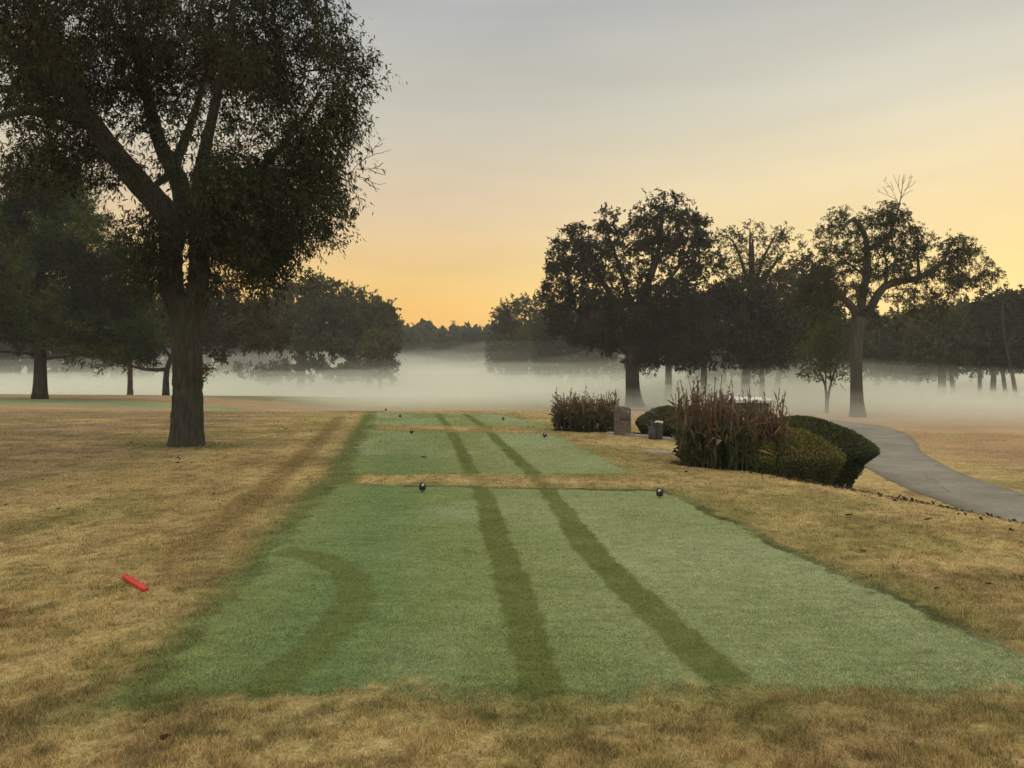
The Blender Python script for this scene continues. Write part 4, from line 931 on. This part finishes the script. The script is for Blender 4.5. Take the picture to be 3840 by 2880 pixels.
# ------------------------------------------------------------------ stone marker, ball washer, bin, cart
STONE = simple('rough granite', (.150, .125, .098), .95, var=.22, scale=16, bump=.9, spec=.1)
STONE2 = simple('smooth granite face', (.115, .100, .082), .85, var=.28, scale=24, bump=.35, spec=.15)
x, y = 2.88, 20.15; root = empty('stone_marker', (x, y, max(hz(x, y), -.06)), .38); tag(root, 'upright weathered stone tee marker slab beside the left canna clump', 'stone marker')
def slab():
    nx_, nz_ = 14, 22; V = []; w, h, t = .44, .78, .17
    for f in (-1, 1):
        for k in range(nz_):
            for i in range(nx_):
                u = i / (nx_ - 1) * 2 - 1; v = k / (nz_ - 1)
                top = h - .035 * (u + 1) - (.06 * max(0, abs(u) - .8) / .2 if abs(u) > .8 else 0)
                e = .022 if (i in (0, nx_ - 1) or k == nz_ - 1) else 0
                V.append((u * w / 2 * (1 - .02 * v) + rng.normal(0, .0025), f * (t / 2 - e) + rng.normal(0, .0025), v * top - .08 * (1 - v)))
    n = nx_ * nz_; Q = []
    for k in range(nz_ - 1):
        for i in range(nx_ - 1):
            a = k * nx_ + i; Q.append([a, a + 1, a + nx_ + 1, a + nx_]); Q.append([n + a + nx_, n + a + nx_ + 1, n + a + 1, n + a])
    b = [i for i in range(nx_)] + [k * nx_ + nx_ - 1 for k in range(1, nz_)] + [(nz_ - 1) * nx_ + i for i in range(nx_ - 2, -1, -1)] + [k * nx_ for k in range(nz_ - 2, 0, -1)]
    for p, q in zip(b, b[1:] + b[:1]): Q.append([q, p, n + p, n + q])
    m = MB(); m.add(V, Q); return m
slab().build('slab', STONE, root)
m = MB(); m.box((.0, -.0855, .50), (.29, .012, .26), .004); m.build('plate', STONE2, root)
m = MB(); m.lathe([(0, 0), (.011, 0), (.011, .004), (0, .004)], (0, 0, 0), 10); o = m.build('stud', WHT, root); o.location = (-.05, -.092, .345); o.rotation_euler = (PI / 2, 0, 0)
m = MB(); m.box((.115, -.093, .60), (.016, .004, .045), .001); m.build('number_mark', WHT, root)

GREY = simple('dark grey metal', (.050, .050, .054), .6, var=.15, metal=0)
BIN = simple('dark bin plastic', (.055, .054, .056), .7, var=.2, scale=9)
CLOTH = simple('white cloth', (.62, .60, .52), .9, var=.06)
x, y = 3.52, 19.45; zb = max(hz(x, y), -.06); root = empty('ball_washer', (x, y, zb)); tag(root, 'black ball washer on a post with a round knob on top', 'ball washer')
m = MB(); m.lathe([(.10, 0), (.10, .02), (.035, .03), (.024, .04), (.022, .52), (.0, .52)], n=18); m.build('post', GREY, root, smooth=False)
m = MB(); m.lathe([(.0, .50), (.045, .50), (.052, .515), (.052, .63), (.060, .635), (.060, .655), (.034, .68), (.0, .685)], n=20); m.box((.05, -.01, .575), (.035, .07, .10), .008); m.build('body', GREY, root)
m = MB(); m.lathe([(.0, .68), (.007, .683), (.007, .725), (.016, .730), (.020, .745), (.016, .760), (.0, .768)], n=14); m.build('knob', GREY, root, smooth=True)
x, y = 3.63, 19.3; zb = max(hz(x, y), -.06); root = empty('waste_bin', (x, y, zb)); tag(root, 'dark waste bin with a pale cloth hung over its rim, next to the ball washer', 'bin')
m = MB(); m.lathe([(.0, 0), (.115, 0), (.125, .02), (.135, .40), (.140, .41), (.140, .425), (.128, .425), (.118, .05), (0, .045)], n=24); m.build('body', BIN, root, smooth=False)
m = MB(); m.lathe([(.142, .36), (.1445, .362), (.1445, .372), (.141, .374)], n=24); m.build('band', GREY, root)
x2, y2 = 3.48, 19.22; root2 = empty('waste_bin', (x2, y2, max(hz(x2, y2), -.06))); tag(root2, 'low dark box left of the ball washer post', 'box')
m = MB(); m.box((0, 0, .13), (.15, .2, .30), .02); m.build('body', BIN, root2); m = MB(); m.box((0, 0, .288), (.165, .215, .02), .006); m.build('lid', GREY, root2); root2.name = 'sand_box'
tm = MB(); V = []
for i in range(10):
    t = i / 9
    for k in range(6):
        s = k / 5; a = -2.2 + 1.5 * t; rr = .146 + .004 * math.sin(9 * t); dz = [.05, .012, .0, .0, -.03, -.075][k] if False else 0
        rad = [.125, .138, .147, .150, .152, .151][k]; zz_ = [.428, .436, .437, .430, .418, .402][k] + .008 * math.sin(7 * t) - (.02 * t if k > 3 else 0) + .02 * math.sin(3.1 * t)
        V.append((math.cos(a) * rad, math.sin(a) * rad, zz_))
Q = [[i * 6 + k, i * 6 + 6 + k, i * 6 + 7 + k, i * 6 + k + 1] for i in range(9) for k in range(5)]
tm.add(V, Q); o = tm.build('towel', CLOTH); o.location = (x, y, zb); tag(o, 'white towel draped over the rim of the dark bin', 'towel')
mdf = o.modifiers.new('thick', 'SOLIDIFY'); mdf.thickness = .006

# golf cart
CBODY = simple('cream cart body', (.55, .52, .46), .4, var=.04); CROOF = simple('white cart roof', (.60, .59, .56), .5, var=.03); TYRE = simple('tyre rubber', (.02, .02, .02), .9, var=.2)
SEAT = simple('beige vinyl', (.35, .31, .25), .6, var=.08); CHROME = simple('light metal', (.5, .5, .5), .35, .8, var=.05)
gm, nt, out = newmat('windscreen')
gl = N(nt, 'ShaderNodeBsdfPrincipled'); gl.inputs['Base Color'].default_value = (.06, .075, .085, 1); gl.inputs['Roughness'].default_value = .12; gl.inputs['Alpha'].default_value = .72; nt.links.new(gl.outputs[0], out.inputs[0])
LAMPG = simple('lamp glass', (.7, .7, .68), .2, var=.02)
x, y = 6.85, 22.4; root = empty('golf_cart', (x, y, hz(x, y) + .02), -.22); tag(root, 'golf cart with a white roof parked behind the bigger canna clump', 'golf cart')
m = MB(); m.box((0, -.75, .50), (1.12, .75, .36), .10); m.box((0, -1.0, .42), (1.0, .4, .30), .09); m.box((0, .75, .52), (1.14, .8, .42), .10); m.box((0, 0, .27), (1.0, 1.3, .12), .03); m.build('body', CBODY, root)
m = MB(); m.box((0, -.1, 1.80), (1.16, 1.75, .055), .025); m.box((0, -.1, 1.835), (.98, 1.5, .03), .013); m.build('roof', CROOF, root)
for sx in (-1, 1):
    for (y0, y1) in ((-.62, -.82), (.55, .68)):
        m = MB(); m.tube([(sx * .52, y0 - .05, .65), (sx * .52, (y0 + y1) / 2, 1.3), (sx * .53, y1 + (.1 if y0 < 0 else 0), 1.78)], .017, 8); m.build('post', CHROME, root)
    for yy_ in (-.82, .78):
        w = empty('wheel', (sx * .50, yy_, .20)); w.parent = root
        t = MB(); t.lathe([(.12, -.09), (.19, -.085), (.21, -.05), (.21, .05), (.19, .085), (.12, .09)], n=22); o = t.build('tyre', TYRE, w); o.rotation_euler = (0, PI / 2, 0)
        t = MB(); t.lathe([(0, -.06), (.05, -.07), (.12, -.085), (.12, .085), (.05, .07), (0, .06)], n=18); o = t.build('rim', CHROME, w); o.rotation_euler = (0, PI / 2, 0)
    m = MB(); m.lathe([(0, .03), (.05, .025), (.07, 0), (.07, -.02), (0, -.02)], n=16); o = m.build('headlight', LAMPG, root); o.location = (sx * .38, -1.20, .50); o.rotation_euler = (PI / 2, 0, 0)
m = MB(); m.box((0, -.74, 1.22), (1.0, .012, 1.02), .004, 0, -.10); m.build('windscreen', gm, root)
m = MB(); m.box((0, .12, .72), (1.02, .5, .14), .05); m.build('seat', SEAT, root)
m = MB(); m.box((0, .40, 1.0), (1.02, .12, .42), .05, 0, -.12); m.build('backrest', SEAT, root)
m = MB(); a = np.linspace(0, 2 * PI, 19); q = np.stack([np.cos(a) * .17 - .25, -.42 + np.sin(a) * .10, 1.0 + np.sin(a) * .13], 1); m.tube(q, .014, 6); m.tube([(-.25, -.42, 1.0), (-.25, -.6, .7)], .018, 6); m.build('steering_wheel', TYRE, root)

# ------------------------------------------------------------------ far right: a parked car and a lit lamp; far centre: a pylon
PAINT = simple('pale car paint', (.62, .63, .64), .3, var=.03); DGL = simple('dark car glass', (.02, .025, .03), .1, var=.05)
d = 128.0; x = PX(3656, d); root = empty('parked_car', (x, d, hz(x, d)), 1.25); tag(root, 'pale parked car glimpsed between the trunks at far right', 'car')
def extr(pts, w, inset=0.0):
    p = np.array(pts); n = len(p); V = np.concatenate([np.stack([p[:, 0], np.full(n, -w / 2), p[:, 1]], 1), np.stack([p[:, 0], np.full(n, w / 2), p[:, 1]], 1)])
    if inset:
        top = p[:, 1] > p[:, 1].mean(); V[:n][top, 1] += inset; V[n:][top, 1] -= inset
    return V, [[(i + 1) % n, i, n + i, n + (i + 1) % n] for i in range(n)]
def extruded(pts, w, inset=0.0):
    V, Q = extr(pts, w, inset); n = len(pts); m = MB(); c0, c1 = len(V), len(V) + 1; V = np.concatenate([V, [V[:n].mean(0)], [V[n:].mean(0)]])
    T = [[c0, i, (i + 1) % n] for i in range(n)] + [[c1, n + (i + 1) % n, n + i] for i in range(n)]; m.add(V, Q, T); return m
extruded([(-2.2, .35), (-2.25, .75), (-2.1, .95), (-1.2, 1.0), (1.0, .98), (2.0, .85), (2.2, .6), (2.2, .3), (0, .22)], 1.8, .06).build('body', PAINT, root)
extruded([(-1.7, .97), (-1.2, 1.45), (.2, 1.47), (1.0, .97)], 1.6, .14).build('cabin', DGL, root)
m = MB(); m.box((-.5, 0, 1.475), (1.35, 1.3, .04), .015); m.build('roof', PAINT, root)
for sx in (-1.35, 1.35):
    for sy in (-1, 1):
        w = empty('wheel', (sx, sy * .82, .33)); w.parent = root
        t = MB(); t.lathe([(.2, -.1), (.31, -.09), (.33, 0), (.31, .09), (.2, .1)], n=16); o = t.build('tyre', TYRE, w); o.rotation_euler = (PI / 2, 0, 0)
        t = MB(); t.lathe([(0, -.07), (.2, -.09), (.2, .09), (0, .07)], n=12); o = t.build('rim', CHROME, w); o.rotation_euler = (PI / 2, 0, 0)
for sy in (-1, 1):
    m = MB(); m.box((2.17, sy * .62, .68), (.08, .35, .14), .03); m.build('headlight', LAMPG, root)
d = 110.0; x = PX(3641, d); zg = hz(x, d); zl = PZ(1376, d); root = empty('street_lamp', (x, d, zg)); tag(root, 'lit lamp glowing yellow between the trunks at far right', 'lamp')
m = MB(); m.lathe([(.10, 0), (.10, .3), (.06, .35), (.045, zl - zg - .25), (0, zl - zg - .25)], n=12); m.build('pole', GREY, root)
m = MB(); m.lathe([(0, -.22), (.10, -.20), (.17, -.08), (.19, .03), (.12, .16), (0, .2)], (0, 0, zl - zg), 16); m.build('lantern', simple('lit lamp', (1.0, .86, .5), .5, emit=6.0, var=.02), root, smooth=True)
d = 330.0; x = PX(1700, d); zt = PZ(1203, d); root = empty('power_pylon', (x, d, hz(x, d))); tag(root, 'lattice power pylon just topping the far wood', 'pylon')
zr = zt - hz(x, d); m = MB()
for sx in (-1, 1):
    for sy in (-1, 1): m.tube([(sx * 1.6, sy * 1.6, 0), (sx * .4, sy * .4, zr * .72), (sx * .26, sy * .26, zr)], .07, 4)
for k in range(16):
    z0, z1 = zr * k / 16, zr * (k + 1) / 16; f = lambda z: np.interp(z, [0, zr * .72, zr], [1.6, .4, .26])
    for sy in (-1, 1):
        m.tube([(-f(z0), sy * f(z0), z0), (f(z1), sy * f(z1), z1)], .06, 3); m.tube([(f(z0), sy * f(z0), z0), (-f(z1), sy * f(z1), z1)], .06, 3)
m.build('tower', GREY, root)
for zz_, w in ((zr - .2, 1.05), (zr - 1.4, .8), (zr - 2.7, 1.05)):
    m = MB(); m.tube([(-w, 0, zz_ + .15), (-.5, 0, zz_ - .2), (.5, 0, zz_ - .2), (w, 0, zz_ + .15)], .09, 4); m.tube([(-w, 0, zz_ + .15), (w, 0, zz_ + .15)], .09, 4)
    for sx in (-1, 1): m.tube([(sx * w, 0, zz_ + .15), (sx * w, 0, zz_ - .35)], .06, 4)
    m.build('crossarm', GREY, root)

# ------------------------------------------------------------------ mist and haze
def bank(name, top, dens, y0, seed, label, bottom):
    """low bank of mist with an undulating top that rises from the ground beyond the tees"""
    xs = np.linspace(-230, 230, 70); ys = np.concatenate([np.linspace(y0, y0 + 50, 26), np.linspace(y0 + 56, 330, 40)])
    X, Y = np.meshgrid(xs, ys); x, y = X.ravel(), Y.ravel()
    t = sstep(y0 - 3 + 10 * fbm(x * .05, y * 0, seed), y0 + 27 + 6 * max(0, top - 1.5), y + 15 * sstep(7, 22, x) - 9 * sstep(-14, -24, x))
    z = bottom + .05 + (top - bottom) * t * (.55 + .90 * fbm(x * .045, y * .03, seed + 1)) * (.76 + .24 * sstep(y0 + 22, 150, y)) 
    z = bottom + .05 + (z - bottom - .05) * (1 - .30 * sstep(22, 44, x) * sstep(0, 1, np.full(len(x), top)))
    V = np.concatenate([np.stack([x, y, z], 1), np.stack([x, y, np.full(len(x), bottom)], 1)]); nx_, ny_ = 70, len(ys); n = nx_ * ny_
    i = (np.arange(ny_ - 1)[:, None] * nx_ + np.arange(nx_ - 1)[None, :]).ravel(); Q = [np.stack([i, i + 1, i + nx_ + 1, i + nx_], 1), n + np.stack([i + nx_, i + nx_ + 1, i + 1, i], 1)]
    b = np.concatenate([np.arange(nx_), np.arange(1, ny_) * nx_ + nx_ - 1, (ny_ - 1) * nx_ + np.arange(nx_ - 2, -1, -1), np.arange(ny_ - 2, 0, -1) * nx_]); b2 = np.roll(b, -1)
    Q.append(np.stack([b2, b, n + b, n + b2], 1))
    o = mesh(name, V, Q, volmat(name, dens, (.98, 1.0, .925), .34), smooth=False)
    tag(o, label, 'mist', kind='stuff')
MLAB = ['lowest layer of mist hugging the fairway', 'second layer of mist over the fairway', 'third layer of mist at knee height of the trunks', 'fourth layer of mist about eye height', 'fifth thinner layer of mist over the fairway', 'sixth thin layer of mist among the trunks', 'seventh faint layer of mist under the crowns', 'eighth faint veil of mist in the lower crowns', 'topmost faintest veil of mist in the crowns']
for k, (tp, dn) in enumerate(((.2, .013), (.8, .013), (1.35, .010), (1.9, .007), (2.5, .0065), (3.2, .0045), (4.2, .0036), (5.4, .0022), (7.0, .0012))):
    bank('ground_mist', tp, dn * 1.55, 31 + 2.5 * k, k * 7 + 1, MLAB[k], -2.1 - .06 * k)
m = MB(); m.box((0, 190, 12.5), (1400, 480, 33)); o = m.build('haze', volmat('haze', .00052, (.97, .97, .97), .0)); tag(o, 'thin haze filling the air', 'haze', kind='stuff')

# ------------------------------------------------------------------ sky, sun, camera
wd = bpy.data.worlds.new('World'); sc.world = wd; wd.use_nodes = True; nt = wd.node_tree; nt.nodes.clear()
out = nt.nodes.new('ShaderNodeOutputWorld'); bgn = nt.nodes.new('ShaderNodeBackground'); nt.links.new(bgn.outputs[0], out.inputs[0])
SUN_EL, SUN_AZ = math.radians(3.0), math.radians(34)          # low sun to the right of the view, behind the trees
sky = nt.nodes.new('ShaderNodeTexSky'); sky.sky_type = 'NISHITA'; sky.sun_disc = False; sky.sun_elevation = SUN_EL; sky.sun_rotation = SUN_AZ; sky.dust_density = 4; sky.air_density = 1.0; sky.ozone_density = 1.0
tc = nt.nodes.new('ShaderNodeTexCoord'); nrm = nt.nodes.new('ShaderNodeVectorMath'); nrm.operation = 'NORMALIZE'; nt.links.new(tc.outputs['Generated'], nrm.inputs[0])
sp = nt.nodes.new('ShaderNodeSeparateXYZ'); nt.links.new(nrm.outputs[0], sp.inputs[0])
def ramp(stops):
    r = nt.nodes.new('ShaderNodeValToRGB'); r.color_ramp.interpolation = 'EASE' if False else 'LINEAR'; e = r.color_ramp.elements
    while len(e) < len(stops): e.new(.5)
    for k, (p, c) in enumerate(stops): e[k].position = p; e[k].color = (*c, 1)
    return r
# twilight colours in view, added fill brightness above it, then by how near the direction is to the sun
base = ramp([(0.0, (1.08, .54, .09)), (.06, (1.06, .57, .115)), (.12, (.97, .64, .235)), (.20, (.85, .65, .42)), (.30, (.64, .60, .49)), (.43, (.465, .478, .475)), (.54, (.9, .88, .80)), (.7, (1.48, 1.42, 1.24)), (1.0, (1.6, 1.53, 1.32))])
glow = ramp([(0.0, (1.1, .80, .28)), (.10, (1.08, .82, .33)), (.20, (1.0, .81, .46)), (.32, (.75, .72, .58)), (.45, (.545, .55, .525)), (.56, (.9, .88, .80)), (.7, (1.48, 1.42, 1.24)), (1.0, (1.6, 1.53, 1.32))])
anti = ramp([(0.0, (.75, .68, .62)), (.25, (.9, .85, .78)), (.7, (1.48, 1.42, 1.24)), (1.0, (1.6, 1.53, 1.32))])  # sky behind the camera raised as unseen fill for ground and mist
for r in (base, glow, anti): nt.links.new(sp.outputs['Z'], r.inputs['Fac'])
dt = nt.nodes.new('ShaderNodeVectorMath'); dt.operation = 'DOT_PRODUCT'; nt.links.new(nrm.outputs[0], dt.inputs[0]); dt.inputs[1].default_value = (math.sin(SUN_AZ), math.cos(SUN_AZ), 0)
def mrange(a, b):
    n = nt.nodes.new('ShaderNodeMapRange'); n.interpolation_type = 'SMOOTHSTEP'; n.inputs['From Min'].default_value = a; n.inputs['From Max'].default_value = b; nt.links.new(dt.outputs['Value'], n.inputs['Value']); return n
m1 = nt.nodes.new('ShaderNodeMixRGB'); nt.links.new(mrange(.74, 1.0).outputs[0], m1.inputs[0]); nt.links.new(base.outputs[0], m1.inputs[1]); nt.links.new(glow.outputs[0], m1.inputs[2])
m2 = nt.nodes.new('ShaderNodeMixRGB'); nt.links.new(mrange(-.3, .55).outputs[0], m2.inputs[0]); nt.links.new(anti.outputs[0], m2.inputs[1]); nt.links.new(m1.outputs[0], m2.inputs[2])
sk = nt.nodes.new('ShaderNodeVectorMath'); sk.operation = 'SCALE'; sk.inputs['Scale'].default_value = .05; nt.links.new(sky.outputs[0], sk.inputs[0])
mpn = nt.nodes.new('ShaderNodeMapping'); mpn.inputs['Rotation'].default_value = (0, math.radians(-24), 0); mpn.inputs['Scale'].default_value = (1.6, 1.2, 9); nt.links.new(nrm.outputs[0], mpn.inputs['Vector'])
cn = nt.nodes.new('ShaderNodeTexNoise'); cn.inputs['Scale'].default_value = 1.3; cn.inputs['Detail'].default_value = 3; nt.links.new(mpn.outputs[0], cn.inputs['Vector'])
cr = nt.nodes.new('ShaderNodeMapRange'); cr.inputs['From Min'].default_value = .3; cr.inputs['From Max'].default_value = .7; cr.inputs['To Min'].default_value = .925; cr.inputs['To Max'].default_value = 1.065; nt.links.new(cn.outputs['Fac'], cr.inputs['Value'])
m2b = nt.nodes.new('ShaderNodeVectorMath'); m2b.operation = 'SCALE'; nt.links.new(m2.outputs[0], m2b.inputs[0]); nt.links.new(cr.outputs[0], m2b.inputs['Scale']); m2 = m2b
m3 = nt.nodes.new('ShaderNodeMixRGB'); m3.inputs[0].default_value = .93; nt.links.new(sk.outputs[0], m3.inputs[1]); nt.links.new(m2.outputs[0], m3.inputs[2])
nt.links.new(m3.outputs[0], bgn.inputs['Color']); bgn.inputs['Strength'].default_value = 1.0
sl = bpy.data.lights.new('sun', 'SUN'); sl.energy = .35; sl.angle = math.radians(12); sl.color = (1, .78, .5)
so = bpy.data.objects.new('sun', sl); COL.objects.link(so)
so.rotation_euler = (math.radians(90) - SUN_EL - math.radians(4), 0, PI - SUN_AZ)
cam = bpy.data.cameras.new('camera'); co = bpy.data.objects.new('camera', cam); COL.objects.link(co)
co.location = (0, 0, EYE); co.rotation_euler = (PI / 2, 0, 0); cam.sensor_width = 36; cam.lens = F / 3840 * 36
cam.shift_y = -(1440 - HZ) / 3840; cam.clip_start = .05; cam.clip_end = 3000; sc.camera = co
vs = sc.view_settings; vs.view_transform = 'Standard'; vs.look = 'None'; vs.exposure = 0.0; vs.gamma = 1
sc.render.engine = 'CYCLES'; cy = sc.cycles
cy.use_denoising = True
try: cy.denoiser = 'OPENIMAGEDENOISE'
except Exception: pass
cy.volume_bounces = 4; cy.max_bounces = 8; cy.diffuse_bounces = 3; cy.transparent_max_bounces = 16; cy.use_adaptive_sampling = False
try: cy.denoising_prefilter = 'ACCURATE'; cy.denoising_input_passes = 'RGB_ALBEDO_NORMAL'; cy.denoising_quality = 'HIGH'
except Exception: pass
